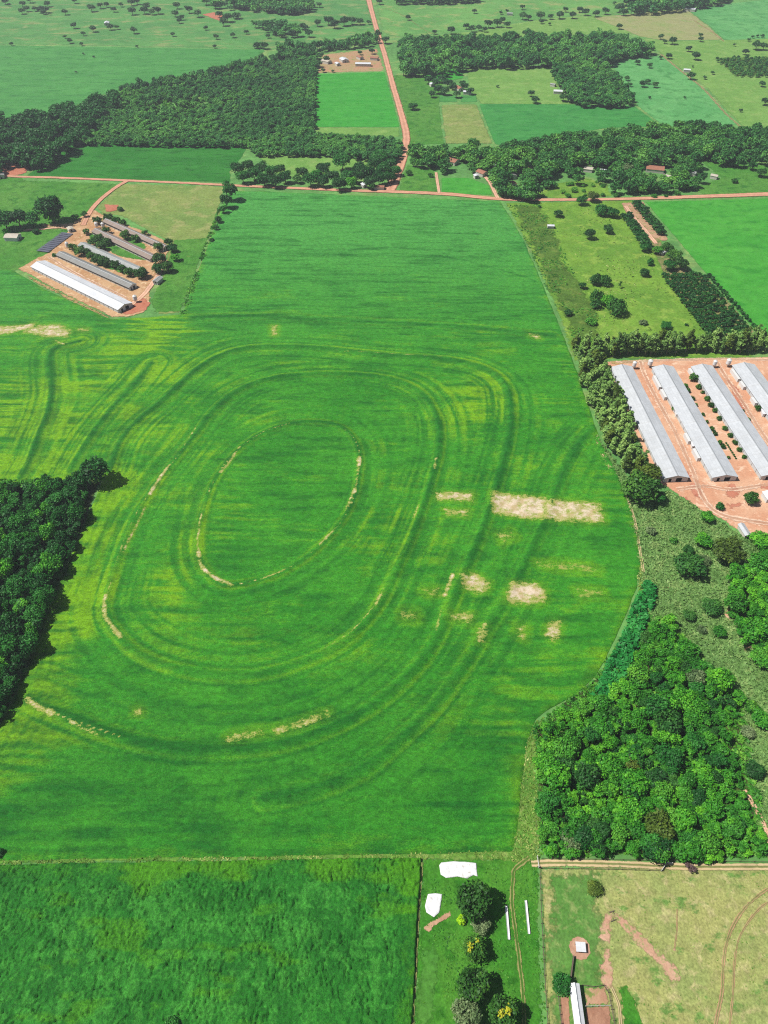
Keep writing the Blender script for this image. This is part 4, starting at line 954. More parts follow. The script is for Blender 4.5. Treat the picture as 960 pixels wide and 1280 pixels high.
tufts('verge_tufts', W([(-60,1073),(300,1068),(528,1064),(640,1060),(640,1074),(528,1075),(300,1076),(-60,1083)]), .75, .5, 'tufty', 'low tufts on the margin along the near field', 'tufts', 311, .8, 6, hole=lambda x, y: fbm(x/4, y/4, 6, 3) > .42)
tufts('verge_tufts', W([(226,392),(240,350),(258,300),(272,262),(280,262),(266,300),(248,350),(234,394)]), 1.1, 1.1, 'weeds', 'scrubby weeds along the left edge of the great field', 'tufts', 313, .9, 6, hole=lambda x, y: fbm(x/6, y/6, 7, 3) > .45)
tufts('verge_tufts', W([(738,538),(752,560),(772,600),(794,650),(802,700),(806,740),(798,740),(794,690),(786,648),(768,604),(746,560)]), .9, .7, 'tufty', 'dry tufts along the curved right edge of the great field', 'tufts', 315, .8, 6)
tufts('yard_tufts', W([(528,1080),(640,1080),(672,1084),(678,1200),(684,1300),(514,1300),(520,1200)]), .9, .42, 'weeds', 'grass tufts on the strip beside the near field', 'tufts', 317, .6, 5, hole=lambda x, y: fbm(x/5, y/5, 8, 3) > .52)
EG = W([(806,728),(818,736),(816,752),(808,775),(800,798),(790,822),(780,850),(768,878),(742,898),(730,884),(748,860),(760,830),(778,798),(790,762)])
def eg_hole(x, y): return fbm(x/5, y/5, 9, 3) > .30
tufts('elephant_grass', EG, .62, 1.25, 'teal', 'tall teal elephant grass along the corner of the great field', 'tall grass', 319, 3.2, 12, eg_hole, up=.4)
tufts('pasture_tufts', W([(704,262),(796,254),(840,330),(888,420),(760,424),(740,360),(712,330)]), 3.2, .9, 'tufty', 'scattered tufts on the yellow-green right pasture', 'tufts', 321, .6, 5, hole=lambda x, y: fbm(x/12, y/12, 10, 3) > .54)
tufts('paddock_tufts', W([(676,1086),(958,1084),(962,1290),(680,1290)]), 1.6, .34, 'tufty', 'grazed tufts dotted over the cattle paddock', 'tufts', 323, .5, 4, hole=lambda x, y: fbm(x/4, y/4, 11, 3) > .5)
LM['under'] = leaf_mat('leaf_understorey', C(20,70,16,2.0), C(48,114,26,2.2), C(102,164,34,2.3), 0)
LM['under_dark'] = leaf_mat('leaf_dark_understorey', C(12,50,18,1.9), C(26,82,28,2.0), C(50,116,36,2.0), 0)
LM['far_tree'] = leaf_mat('leaf_far_tree', C(20,58,30,2.0), C(38,84,42,2.0), C(66,112,50,2.0), .5)
# ------------------------------------------------------------------ buildings
ROOF = {
 'zinc': roof_mat('zinc_roof', C(216,220,224), C(184,182,176), .9, .35, .4),
 'white': roof_mat('white_roof', C(240,242,246), C(214,216,214), .9, .25, .4),
 'dull': roof_mat('weathered_grey_roof', C(152,152,148), C(120,108,96), .9, .5, .6),
 'brown': roof_mat('weathered_brown_roof', C(164,146,134), C(128,104,88), .9, .55, .65),
 'grey': roof_mat('pale_grey_roof', C(178,182,178), C(140,134,120), .9, .45, .55),
 'tile': roof_mat('red_tile_roof', C(180,122,98), C(136,92,76), 2.2, .5, .8),
 'cream': roof_mat('dusty_cream_roof', C(214,204,186), C(170,156,134), .9, .45, .6),
}
WHITE = plain('white_paint', C(238,238,236), .6, .3, .06)
WALLW = plain('limewashed_wall', C(222,216,204), .85, .2, .14)
CURT = plain('shed_curtain', C(214,222,226), .6, .2, .10)
CURTD = plain('dark_shed_curtain', C(92,92,88), .7, .2, .15)
CONC = plain('concrete', C(176,170,160), .85, .2, .15)
DARK = plain('dark_opening', C(34,36,38), .8, .1, .1)
STEEL = plain('galvanised_steel', C(200,204,206), .35, .5, .08, metal=.4)
WOOD = plain('grey_wood', C(120,108,94), .9, .1, .2, 6)
WOODW = plain('white_wood', C(222,220,214), .8, .2, .12, 6)
PANEL = plain('solar_cell', C(112,114,130), .35, .5, .08, 3)
FRAME = plain('panel_frame', C(160,164,172), .4, .4, .05, metal=.3)
PLAST = plain('white_plastic', C(250,250,250), .5, .3, .03, 2)

def frame_of(corners, eave):
    """corners of a roof: far left, far right, near right, near left -> centre, length, width, heading of the long axis"""
    q = [Vector(at(px, py, eave)) for px, py in corners]
    far = (q[0]+q[1])/2; near = (q[2]+q[3])/2; ax = far-near; L = ax.length; c = (far+near)/2
    wv = ((q[1]-q[0])+(q[2]-q[3]))/2; ax.normalize(); wd = abs(wv.x*ax.y-wv.y*ax.x)
    return c, L, wd, math.atan2(-ax.x, ax.y)

def barn(name, label, cat, corners, eave, rise, roof, group=None, wall=WALLW, curtain=None, width=None, doors='near', lenadd=0, pads=(), vents=0, ridge=True):
    """a gabled building whose long axis is its own y"""
    c, L, wd, rz = frame_of(corners, eave); L += lenadd; wd = width or wd
    r = thing(name, label, cat, (c.x, c.y, 0), rz, group)
    h = wd/2; l = L/2; ov = .45
    b = MB()
    for s in (-1, 1):
        x0, x1 = 0, s*h; t = .09
        sl = rise/h
        for (a0, a1) in ((-l, l),):
            vs = [(x0, a0, eave+rise), (x0, a1, eave+rise), (x1, a1, eave), (x1, a0, eave), (x0, a0, eave+rise-t), (x0, a1, eave+rise-t), (x1, a1, eave-t), (x1, a0, eave-t)]
            f = [(0, 1, 2, 3), (7, 6, 5, 4), (3, 2, 6, 7), (0, 3, 7, 4), (1, 5, 6, 2)]
            b.add(vs, f if s < 0 else [tuple(reversed(k)) for k in f])
    rf = b.build('roof', ROOF[roof], r)
    if ridge:
        b = MB(); w = .35
        b.add([(-w, -l-.02, eave+rise-.05), (0, -l-.02, eave+rise+.1), (w, -l-.02, eave+rise-.05), (-w, l+.02, eave+rise-.05), (0, l+.02, eave+rise+.1), (w, l+.02, eave+rise-.05)], [(0, 1, 4, 3), (1, 2, 5, 4), (0, 2, 1), (3, 4, 5)])
        b.build('ridge_cap', STEEL, rf)
    b = MB(); wx = h-ov; wl = l-ov
    base = .9 if curtain else eave-.12
    for s in (-1, 1): b.box(min(s*wx, s*(wx-.15)), max(s*wx, s*(wx-.15)), -wl, wl, 0, base)
    b.build('side_wall', wall, r)
    if curtain:
        for s in (-1, 1):
            b = MB(); b.box(min(s*(wx-.02), s*(wx-.10)), max(s*(wx-.02), s*(wx-.10)), -wl, wl, .9, eave-.1)
            b.build('side_curtain', curtain, r)
        b = MB(); k = 0; y = -wl+.4
        while y < wl:
            for s in (-1, 1): b.box(min(s*(wx+.01), s*(wx+.14)), max(s*(wx+.01), s*(wx+.14)), y-.08, y+.08, 0, eave-.05)
            y += 5
        for s in (-1, 1): b.box(min(s*(wx+.02), s*(wx+.12)), max(s*(wx+.02), s*(wx+.12)), -wl, wl, eave-.5, eave-.35)
        b.build('curtain_frame', CONC, r)
    for s in (-1, 1):
        b = MB(); y0, y1 = sorted((s*(wl+.004), s*(wl-.15)))
        hh = eave-.12; top = eave+rise*(wx/h)-.12-.0
        vs = []
        for y in (y0, y1): vs += [(-wx, y, 0), (wx, y, 0), (wx, y, hh), (0, y, eave+rise-.12), (-wx, y, hh)]
        b.add(vs, [(4, 3, 2, 1, 0), (5, 6, 7, 8, 9), (0, 1, 6, 5), (1, 2, 7, 6), (2, 3, 8, 7), (3, 4, 9, 8), (4, 0, 5, 9)])
        ew = b.build('end_wall', WHITE if wall is WALLW else wall, r)
        if doors == 'both' or (doors == 'near' and s < 0):
            for (dx, w2, z0, z1) in ((.12*wd, .22*wd, .3, 2.6), (-.22*wd, .10*wd, 0, 2.3)):
                d = MB(); ya, yb = sorted((s*(wl+.03), s*(wl-.05))); d.box(dx-w2/2, dx+w2/2, ya, yb, z0, min(z1, eave-.2)); d.build('door', DARK, ew)
    for (f0, f1, side) in pads:                            # white cooling rooms along one side
        b = MB(); y0 = -l+f0*L; y1 = -l+f1*L; x0, x1 = sorted((side*(h+.05), side*(h+1.5)))
        b.box(x0, x1, y0, y1, 0, 2.5); b.build('cooling_room', WHITE, r)
    return r

def silo(px, py, label, h=5.4, group='feed bins at the right sheds', rad=1.15):
    x, y = at(px, py); r = thing('feed_bin', label, 'feed bin', (x, y, 0), .4, group)
    b = MB(); b.cone(0, 0, h*.40, h*.84, rad, rad, 18); b.build('bin_body', PLAST, r)
    b = MB(); b.cone(0, 0, h*.84+.004, h, rad*1.05, .18, 18); b.build('bin_roof', WHITE, r)
    b = MB(); b.cone(0, 0, h*.14, h*.40-.004, .2, rad, 18); b.build('hopper', WHITE, r)
    for k in range(4):
        a = PI/4+k*PI/2; b = MB(); b.bar((rad*.95*math.cos(a), rad*.95*math.sin(a), 0), (rad*.95*math.cos(a), rad*.95*math.sin(a), h*.5), .06); b.build('leg', STEEL, r)
    b = MB(); b.bar((rad+.1, -.2, .2), (rad+.1, -.2, h*.84), .035); b.bar((rad+.1, .2, .2), (rad+.1, .2, h*.84), .035)
    z = .5
    while z < h*.84: b.bar((rad+.1, -.2, z), (rad+.1, .2, z), .025, 0, 4); z += .4
    b.build('ladder', STEEL, r)
    return r

GE = 'long right poultry sheds'
EA, RI = 3.0, 1.7
barn('poultry_shed', 'long zinc-roofed poultry shed beside the eucalyptus trees', 'poultry shed', [(762.5,459),(790.8,457.5),(861.4,597),(831,598.5)], EA, RI, 'zinc', GE, curtain=CURT)
barn('poultry_shed', 'zinc-roofed poultry shed with white boxes, second from the eucalyptus trees', 'poultry shed', [(815,459),(841.5,458),(923.5,596),(890,597.5)], EA, RI, 'zinc', GE, curtain=CURT, pads=((.80,.92,-1),(.70,.78,-1),(.30,.37,-1),(.16,.24,-1)))
barn('poultry_shed', 'zinc-roofed poultry shed between the shrub hedge and the red lane', 'poultry shed', [(864,458),(890,457),(985,594),(951,595.5)], EA, RI, 'zinc', GE, curtain=CURT, pads=((.92,.99,-1),))
barn('poultry_shed', 'zinc-roofed poultry shed at the right edge, partly out of view', 'poultry shed', [(915,456),(943,455.5),(1047,592),(1012,593.5)], EA, RI, 'zinc', GE, curtain=CURT, pads=((.86,.97,-1),(.78,.84,-1),(.62,.68,-1)))
silo(791.5, 461, 'white feed bin at the far end of the shed beside the eucalyptus trees')
silo(811, 459.5, 'white feed bin behind the shed with white boxes', 5.8, rad=1.35)
silo(891.5, 459.5, 'white feed bin beyond the shed along the shrub hedge')
silo(908.5, 458.5, 'pair-side white feed bin nearest the rightmost shed', 5.8, rad=1.35)

def hut(px, py, w, l, h, rise, rz, roof, label, cat='hut', name='hut', wall=None, group=None, door=True):
    x, y = at(px, py); c = (x, y); r = thing(name, label, cat, (x, y, 0), rz, group)
    b = MB(); o = .3
    for s in (-1, 1):
        vs = [(0, -l/2-o, h+rise), (0, l/2+o, h+rise), (s*(w/2+o), l/2+o, h-.05), (s*(w/2+o), -l/2-o, h-.05), (0, -l/2-o, h+rise-.1), (0, l/2+o, h+rise-.1), (s*(w/2+o), l/2+o, h-.15), (s*(w/2+o), -l/2-o, h-.15)]
        f = [(0, 1, 2, 3), (7, 6, 5, 4), (3, 2, 6, 7), (0, 3, 7, 4), (1, 5, 6, 2)]
        b.add(vs, f if s < 0 else [tuple(reversed(k)) for k in f])
    b.build('roof', ROOF[roof], r)
    b = MB(); vs = []
    for yy in (-l/2, l/2): vs += [(-w/2, yy, 0), (w/2, yy, 0), (w/2, yy, h-.16), (0, yy, h+rise-.16), (-w/2, yy, h-.16)]
    b.add(vs, [(0, 1, 2, 3, 4), (9, 8, 7, 6, 5), (0, 5, 6, 1), (1, 6, 7, 2), (4, 9, 5, 0)])
    wl = b.build('wall', wall or WALLW, r)
    if door:
        b = MB(); b.box(-.5, .5, -l/2-.04, -l/2+.04, 0, min(2.1, h-.3)); b.build('door', DARK, r)
        for yy in (-.25, .25):
            b = MB(); b.box(w/2-.04, w/2+.04, yy*l-.6, yy*l+.6, h*.4, h*.75); b.build('window', DARK, r)
    return r

hut(846.5, 520, 2.6, 3.4, 2.4, .3, -.15, 'white', 'white annex hut midway along the second long shed', group='white annex huts of the long sheds', wall=WHITE)
hut(866.5, 559.5, 2.6, 3.4, 2.4, .3, -.15, 'white', 'white annex hut nearer the near end of the second long shed', group='white annex huts of the long sheds', wall=WHITE)
hut(955, 519, 3.2, 4.2, 2.4, .3, -.15, 'white', 'white annex hut beside the rightmost long shed', group='white annex huts of the long sheds', wall=WHITE)
hut(960, 624, 5, 5, 2.8, .8, .1, 'white', 'white house by the dark round tree on the right yard', 'house', 'house', WHITE)
barn('store_shed', 'small open grey store shed at the near tip of the right yard', 'shed', [(922,655),(930,654),(939.5,668),(932,671)], 2.4, .7, 'zinc', None, WALLW, None)

GW = 'left poultry sheds'
barn('poultry_shed', 'longest left poultry shed with a bright white roof', 'poultry shed', [(36,333),(58,325.5),(166,379),(147,387)], 2.9, 1.7, 'white', GW, curtain=CURT)
barn('poultry_shed', 'weathered grey poultry shed beside the white-roofed one', 'poultry shed', [(70,318),(79,314.5),(172.5,354.5),(160,360.5)], 2.6, 1.3, 'dull', GW, curtain=CURTD)
barn('poultry_shed', 'pale grey poultry shed behind the row of round trees', 'poultry shed', [(97,306.5),(106,303),(186,337),(170,341.5)], 2.6, 1.3, 'grey', GW, curtain=CURTD)
barn('poultry_shed', 'brownish poultry shed second from the dry pasture', 'poultry shed', [(114,289),(124,285.5),(196,318.5),(189,326)], 2.6, 1.3, 'brown', GW, curtain=CURTD)
barn('poultry_shed', 'faded brown poultry shed nearest the dry pasture', 'poultry shed', [(128,276.5),(136,273.5),(212,307),(203,311.5)], 2.6, 1.3, 'brown', GW, curtain=CURTD)
barn('store_shed', 'small pale store shed at the bend of the left lane', 'shed', [(198.5,344.5),(203,347),(196,353.5),(190,350.5)], 2.6, .8, 'grey', None, WALLW, None)
silo(170, 378, 'lone feed bin on the red pad by the white-roofed shed', 5.6, None, 1.3)
silo(121.5, 285.5, 'white feed bin under the tree at the far end of the brown sheds', 5.2, 'feed bins of the left sheds', 1.2)
silo(129.5, 286, 'twin white feed bin beside the brownish shed', 5.2, 'feed bins of the left sheds', 1.2)
silo(85.5, 312, 'tall white feed bin at the head of the grey poultry shed', 6.2, 'feed bins of the left sheds', 1.2)
hut(17, 299, 7.5, 10, 2.9, 1.1, 1.5, 'cream', 'pale house with white walls on the left meadow', 'house', 'house', WHITE)
hut(89, 289, 4, 5, 2.6, .5, .6, 'cream', 'small pale-roofed hut at the head of the solar panels')

def solar_array():
    q = [Vector(at(*p, .9)) for p in ((77,290),(92,291),(60,317),(45,311))]
    far, near = (q[0]+q[1])/2, (q[2]+q[3])/2; ax = near-far; L = ax.length; c = (far+near)/2
    wd = ((q[1]-q[0]).length+(q[2]-q[3]).length)/2*.84
    r = thing('solar_array', 'slanting field of dark grey solar panels left of the poultry yard', 'solar panels', (c.x, c.y, 0), math.atan2(-ax.x, ax.y))
    n = 11; st = L/n; t = math.radians(5)
    for k in range(n):
        y = -L/2+(k+.5)*st
        b = MB(); hw = wd/2; dl = st*.47
        b.add([(-hw, -dl, .7-dl*.08), (hw, -dl, .7-dl*.08), (hw, dl, .7+dl*.08), (-hw, dl, .7+dl*.08), (-hw, -dl, .64-dl*.08), (hw, -dl, .64-dl*.08), (hw, dl, .64+dl*.08), (-hw, dl, .64+dl*.08)], [(0, 1, 2, 3), (7, 6, 5, 4), (0, 4, 5, 1), (1, 5, 6, 2), (2, 6, 7, 3), (3, 7, 4, 0)])
        o = b.build('solar_panel', PANEL, r, (0, y, 0))
        b = MB(); m = int(wd/2.2)
        for i in range(m+1):
            x = -hw+i*wd/m; b.add([(x-.04, -dl, .71-dl*.08), (x+.04, -dl, .71-dl*.08), (x+.04, dl, .71+dl*.08), (x-.04, dl, .71+dl*.08)], [(0, 1, 2, 3)])
        b.box(-hw, hw, -.05, .05, .55, .64)
        for x in (-hw*.8, 0, hw*.8): b.box(x-.06, x+.06, -.06, .06, 0, .57)
        for i in range(m+1): b.box(-hw+i*wd/m-.03, -hw+i*wd/m+.03, -.03, .03, .6, .74)
        b.build('panel_frame', FRAME, o)
solar_array()

# far farm buildings
FH = [
 (134,31,7,11,3,1.2,.2,'white','white farmhouse on the far upper left pasture','house'),
 (408,79,8,12,3,1,.9,'cream','pale barn at the left end of the far roadside farmyard','barn'),
 (430,77,9,12,3,1.2,.4,'white','white-roofed house on the far roadside farmyard','house'),
 (422,82,5,7,2.8,.8,.5,'white','small white hut in front of the far farmyard house','hut'),
 (454,82.5,6,20,3,1,1.5,'white','long white shed on the far roadside farmyard','shed'),
 (468,75,7,10,3,1,1.3,'tile','red-roofed house beside the road on the far farmyard','house'),
 (450,74,6,9,3,1,.6,'tile','small tiled house at the back of the far farmyard','house'),
 (574,113,7,9,3,1.3,.5,'tile','red-roofed farmhouse among the garden trees','house'),
 (584,117.5,6,9,2.8,.8,1.4,'white','white shed beside the clipped garden plots','shed'),
 (540,108,5,5,3,.8,.4,'white','tiny white hut left of the garden trees','hut'),
 (697,117,6,10,3,1,1.4,'white','white shed at the tip of the dark L-shaped wood','shed'),
 (691,108,4,6,2.6,.6,1.0,'grey','small grey hut above the shed by the dark wood','hut'),
 (862,14,9,16,3.4,1.2,1.2,'white','long white shed on the tan stubble field edge','shed'),
 (858,90,5,8,2.8,.8,1.3,'white','small white hut on the yellow-green pasture','hut'),
 (637,19,5,9,2.8,.8,1.4,'grey','small grey hut among the far creek trees','hut'),
 (564,204,9,13,3,1.5,.95,'tile','wide red-tiled house under trees in the creek wood','house'),
 (602,219,7,9,3,1.3,.7,'tile','red-tiled house at the head of the red lane','house'),
 (595,222.5,4,4,2.6,.5,.3,'white','small white hut beside the red-tiled lane house','hut'),
 (621,210,5,7,2.8,.7,1.2,'white','small white roof showing between the creek wood trees','hut'),
 (638,222,8,10,3,1.2,.3,'dull','grey-roofed house deep in the creek wood','house'),
 (641,233,5,6,3,1,.2,'tile','little tiled hut near the right road bend','hut'),
 (630,238,3.5,4,2.6,.5,.2,'white','tiny white hut beside the right road','hut'),
 (664,214,5,8,2.8,.9,1.3,'tile','red shed roof in the middle of the creek wood','shed'),
 (735,214,7,8,2.8,.9,1.2,'cream','cream hut with a red yard in the creek wood','hut'),
 (752,216,5,7,2.6,.7,1.3,'white','white shed right of the cream hut','shed'),
 (818,214,10,16,3,1.8,1.3,'tile','large faded red-tiled house above the right road','house'),
 (833,223,4,7,2.6,.7,.9,'cream','low cream hut below the large tiled house','hut'),
 (864,219,5,7,2.8,.8,1.2,'grey','grey hut right of the large tiled house','hut'),
 (892,223,5,6,2.8,.8,1.0,'cream','cream hut near the right field pocket','hut'),
 (2,222,6,8,3,1,.4,'grey','grey hut at the left end of the dirt road','hut'),
 (455,234,4,5,2.6,.7,.5,'white','tiny white hut among the roadside trees','hut'),
 (474,236.5,4.5,9,2.6,.7,1.45,'tile','red-brown shed beside the road junction','shed'),
 (688,285,3.0,5.2,2.2,.5,1.5,'white','small white shelter on the yellow-green right pasture','shelter'),
 (828,318,3,4,2.4,.5,.4,'white','little white hut hidden in the orchard trees','hut'),
]
for px, py, w, l, h, rise, rz, roof, lab, cat in FH:
    hut(px, py, w*.95, l*.95, h, rise, rz, roof, lab, cat, cat if cat != 'hut' else 'hut')
# plastic tunnel sheet in the north-west field
q = [at(186,178.5), at(208,178.5), at(211,180.5), at(186,180.2)]
hut(198, 179.3, 3, 24, 1.8, .5, PI/2, 'grey', 'long low bluish shelter at the edge of the upper left wood', 'shelter', 'shelter', CURT, None, False)

# ------------------------------------------------------------------ the corral and the paddock things
barn('corral_shed', 'long white-roofed corral shed between brown cattle pens', 'cattle shed', [(712.5,1229),(723,1229),(738,1318),(722,1318)], 2.9, .55, 'white', None, WALLW, None, doors='none')
def post_fence(name, label, line, gap=2.2, h=1.35, rails=3, mat=WOOD, solid=False, group=None):
    P = [Vector((*at(*p), 0)) for p in line]; r = thing(name, label, 'fence', P[0], 0, group)
    rb = MB()
    for a, b in zip(P[:-1], P[1:]):
        a = a-P[0]; b = b-P[0]; n = max(1, round((b-a).length/gap))
        for k in range(n+1):
            c = a.lerp(b, k/n)
            if k == n and b != P[-1]-P[0]: continue
            pb = MB(); pb.bar((c.x, c.y, 0), (c.x, c.y, h+.1), .085, 0, 6); pb.build('post', mat, r)
        for j in range(rails):
            z = h*(j+1)/rails-.05; rb.bar(a+Vector((.06, 0, z)), b+Vector((.06, 0, z)), .045 if not solid else .16, 0, 4)
    rb.build('rails', mat, r)
    return r
post_fence('corral_fence', 'weathered rail fence on the left side of the brown pens', [(697,1246),(701,1280),(706,1325)])
post_fence('corral_fence', 'rail fence on the right side of the corral beside the sandy path', [(754,1232),(760,1241),(764,1262),(769,1290),(774,1325)])
post_fence('corral_fence', 'pale cross fence dividing the two pens right of the white shed', [(731,1258.5),(762,1257.5)], 2.0, 1.2, 2, WOODW)
post_fence('corral_fence', 'rail fence closing the upper pen of the corral', [(727,1232),(742,1234),(754,1232)], 2.0, 1.2, 2, WOOD)
post_fence('chute_fence', 'dark plank chute fence from the salt shelter to the corral tree', [(716,1196),(714,1211),(712,1227)], 1.6, 1.5, 4, WOOD, True)
post_fence('wire_fence', 'thin post fence between the grass strip and the paddock', [(674,1084),(676,1140),(679,1200),(684,1280),(687,1325)], 3.5, 1.1, 2, WOOD)
post_fence('wire_fence', 'thin post fence between the paddock and the wheel track', [(676,1086),(760,1087),(828,1089)], 4.5, 1.1, 2, WOOD)
post_fence('wire_fence', 'thin post fence along the lower edge of the lower right wood', [(677,1074),(760,1075),(870,1077),(960,1078)], 4.5, 1.1, 2, WOOD)

# salt shelter
r = thing('salt_shelter', 'small white-roofed salt shelter on a round bare patch', 'shelter', (*c0, 0), -.06)
b = MB(); b.add([(-1.45, -1.2, 1.75), (1.45, -1.2, 1.75), (1.45, 1.35, 2.0), (-1.45, 1.35, 2.0), (-1.45, -1.2, 1.68), (1.45, -1.2, 1.68), (1.45, 1.35, 1.93), (-1.45, 1.35, 1.93)], [(0, 1, 2, 3), (7, 6, 5, 4), (0, 4, 5, 1), (1, 5, 6, 2), (2, 6, 7, 3), (3, 7, 4, 0)]); b.build('roof', ROOF['white'], r)
for sx in (-1, 1):
    for sy in (-1, 1): b = MB(); b.bar((sx*1.2, sy*1.0, 0), (sx*1.2, sy*1.0, 1.72+.1*sy), .07); b.build('post', WOOD, r)
b = MB(); b.box(-.9, .9, -.35, .35, .35, .45); b.box(-.9, .9, -.4, -.33, .35, .7); b.box(-.9, .9, .33, .4, .35, .7); b.build('trough', WOOD, r)

def trough(p0, p1, label):
    a = Vector(at(*p0)); b_ = Vector(at(*p1)); c = (a+b_)/2; L = (b_-a).length; d = b_-a
    r = thing('feed_trough', label, 'trough', (c.x, c.y, 0), math.atan2(-d.x, d.y), 'white feed troughs beside the grassy track')
    b = MB(); h = .5; w = .36
    prof = [(-w, .62), (-w*.8, .32), (0, .22), (w*.8, .32), (w, .62), (w*.88, .62), (w*.7, .38), (0, .30), (-w*.7, .38), (-w*.88, .62)]
    n = len(prof); vs = [(x, y, z) for y in (-L/2, L/2) for x, z in prof]
    b.add(vs, [(k, n+k, n+(k+1) % n, (k+1) % n) for k in range(n)]); b.build('basin', PLAST, r)
    for k in range(6):
        y = -L/2+.4+k*(L-.8)/5; s = MB(); s.box(-.3, .3, y-.1, y+.1, 0, .26); s.build('support', WOOD, r)
    for y in (-L/2, L/2-.05): s = MB(); s.add([(-w, y, .62), (-w*.8, y, .3), (0, y, .2), (w*.8, y, .3), (w, y, .62), (-w, y+.05, .62), (-w*.8, y+.05, .3), (0, y+.05, .2), (w*.8, y+.05, .3), (w, y+.05, .62)], [(0, 1, 2, 3, 4), (9, 8, 7, 6, 5), (0, 4, 9, 5)]); s.build('end_cap', PLAST, r)
trough((632.5,1133), (636,1175), 'white feed trough on the tree side of the grassy track')
trough((656.8,1126), (661,1168), 'white feed trough on the paddock side of the grassy track')

t_ = NT('plastic_sheeting'); p_ = t_.pos(); f_ = t_.noise(t_.mapping(p_, (1, 2.2, 1), .5), 1.1, 5, .7)
SHEETM = t_.surf(t_.mix(t_.rng(t_.noise(p_, .9, 4, .65), .56, .72), C(252,252,252), C(206,200,186)), .5, t_.bump(f_, .9, .25), .3)
def tarp(pts, label, seed):
    q = resample(W(pts), .5, .25, seed)
    lo, hi = q.min(0), q.max(0)
    hf = lambda x, y: .10+.34*fbm(x/1.3, y/1.0, seed, 3)
    o = sheet('white_sheet', W(pts), .22, Z4, SHEETM, label, 'plastic sheet', .35, hf, None, seed, None)
    return o
tarp([(549,1082),(552,1078.5),(568,1077),(582,1077.5),(596,1079),(597.5,1096),(592,1094),(584,1098.5),(572,1096),(558,1098),(551,1094)], 'large wrinkled white plastic sheet on the grass by the field corner', 31)
tarp([(535,1118),(544,1116.5),(552,1118),(551,1132),(549,1141),(542,1147.5),(533,1142),(531.5,1134)], 'smaller white plastic sheet on the grass beside the near field', 32)

# gate post and white field gate at the wheel track
x, y = at(673, 1085); r = thing('gate_post', 'pair of pale gate posts where the wheel track meets the grass', 'gate', (x, y, 0))
for dy in (0, 3.2): b = MB(); b.bar((0, dy, 0), (0, dy, 1.7), .14, 0, 7); b.build('post', WOODW, r)
b = MB()
for z in (.4, .8, 1.2): b.bar((.05, 0, z), (.05, 3.2, z), .05, 0, 4)
b.build('bars', WOODW, r)
x, y = at(826, 1089); r = thing('field_gate', 'white field gate standing open across the wheel track', 'gate', (x, y, 0), .0)
x2, y2 = at(833, 1079); x3, y3 = at(839, 1080.5)
pa = Vector((0, 0, 0)); pb_ = Vector((x2-x, y2-y, 0)); pc = Vector((x3-x, y3-y, 0))
for p in (pa, pb_, pc): b = MB(); b.bar(p, p+Vector((0, 0, 1.6)), .13, 0, 7); b.build('post', WOODW, r)
b = MB()
for z in (.35, .7, 1.05, 1.4): b.bar(pa+Vector((0, 0, z)), pb_+Vector((0, 0, z)), .09, 0, 4); b.bar(pb_+Vector((0, 0, z)), pc+Vector((0, 0, z)), .09, 0, 4)
b.build('bars', WOODW, r)
# log and stones in the trail fork
x, y = at(765, 1141); b = MB(); b.bar((-.9, 0, .16), (.8, .5, .2), .17, 0, 7, .11); b.bar((.1, .25, .2), (.5, -.5, .3), .08, 0, 6, .04)
tag(b.build('fallen_log', WOOD, None, (x, y, Z4)), 'dark fallen log at the head of the cattle trails', 'log')
x, y = at(767, 1151); b = MB(); b.bar((-1.0, -.3, .14), (.7, .3, .18), .15, 0, 7, .1); b.bar((0, .1, .15), (-.3, .9, .25), .07, 0, 6, .03)
tag(b.build('fallen_log', WOOD, None, (x, y, Z4)), 'crooked fallen log just below the trail fork', 'log')
# ------------------------------------------------------------------ trees one can tell apart
def inwood(poly, gap, seed, dia, kind, mats, label, group, vary=.3, zs=(.8, 1.2), name='forest_tree', lod='near', cat='forest tree', only=None):
    P = scatter(poly, gap, seed); rng = np.random.default_rng(seed); out = []
    if only is not None: P = P[only(P[:, 0], P[:, 1])]
    for x, y in P:
        m = mats[int(rng.integers(len(mats)))]; u = rng.random(); k2 = kind if u < .6 else ('broad' if u < .88 else 'sparse')
        out.append(put_tree(x, y, dia*(1-vary+2*vary*rng.random())*(1.2 if k2 == 'broad' else 1), k2, m, name, label, cat, group, lod, rng.uniform(*zs)*(1.25 if k2 != kind else 1)))
    return out
SEW = W([(676,914),(705,896),(752,876),(792,828),(818,776),(832,782),(870,820),(920,868),(915,905),(905,925),(925,990),(952,1060),(900,1068),(800,1068),(678,1062)], 4)
t1 = inwood(SEW, 5.55, 401, 6.3, 'forest', ['bright', 'bright', 'bright', 'palm', 'field', 'dark'], 'leafy green tree inside the dense lower right wood', 'trees of the lower right wood', .4, (.75, 1.15))
WW = W([(-14,606),(40,604),(108,600),(90,676),(54,756),(14,862),(-14,905)], 6)
t2 = inwood(WW, 6.3, 403, 6.8, 'forest', ['dark', 'dark', 'dark', 'bright'], 'dark leafy tree inside the dense left wood', 'trees of the left wood', .32, (.8, 1.2))
EW = W([(915,716),(960,702),(978,704),(978,835),(960,832),(940,815),(918,775)], 4)
t3 = inwood(EW, 6.6, 405, 7.6, 'forest', ['bright', 'bright', 'palm'], 'leafy green tree in the small wood at the right edge', 'trees of the right edge wood', .3, (.6, .95))
mass('understorey', wood_items(W([(674,908),(704,892),(752,872),(792,824),(818,772),(834,778),(872,818),(926,868),(920,905),(912,925),(934,990),(956,1064),(900,1070),(800,1071),(676,1066)], 2), 3.3, 421, 4.2, 'forest', 'mid', (.6, 1.15), vary=.45, tscale=14), 'under', 'low tangled understorey trees between the crowns of the lower right wood', 'understorey')
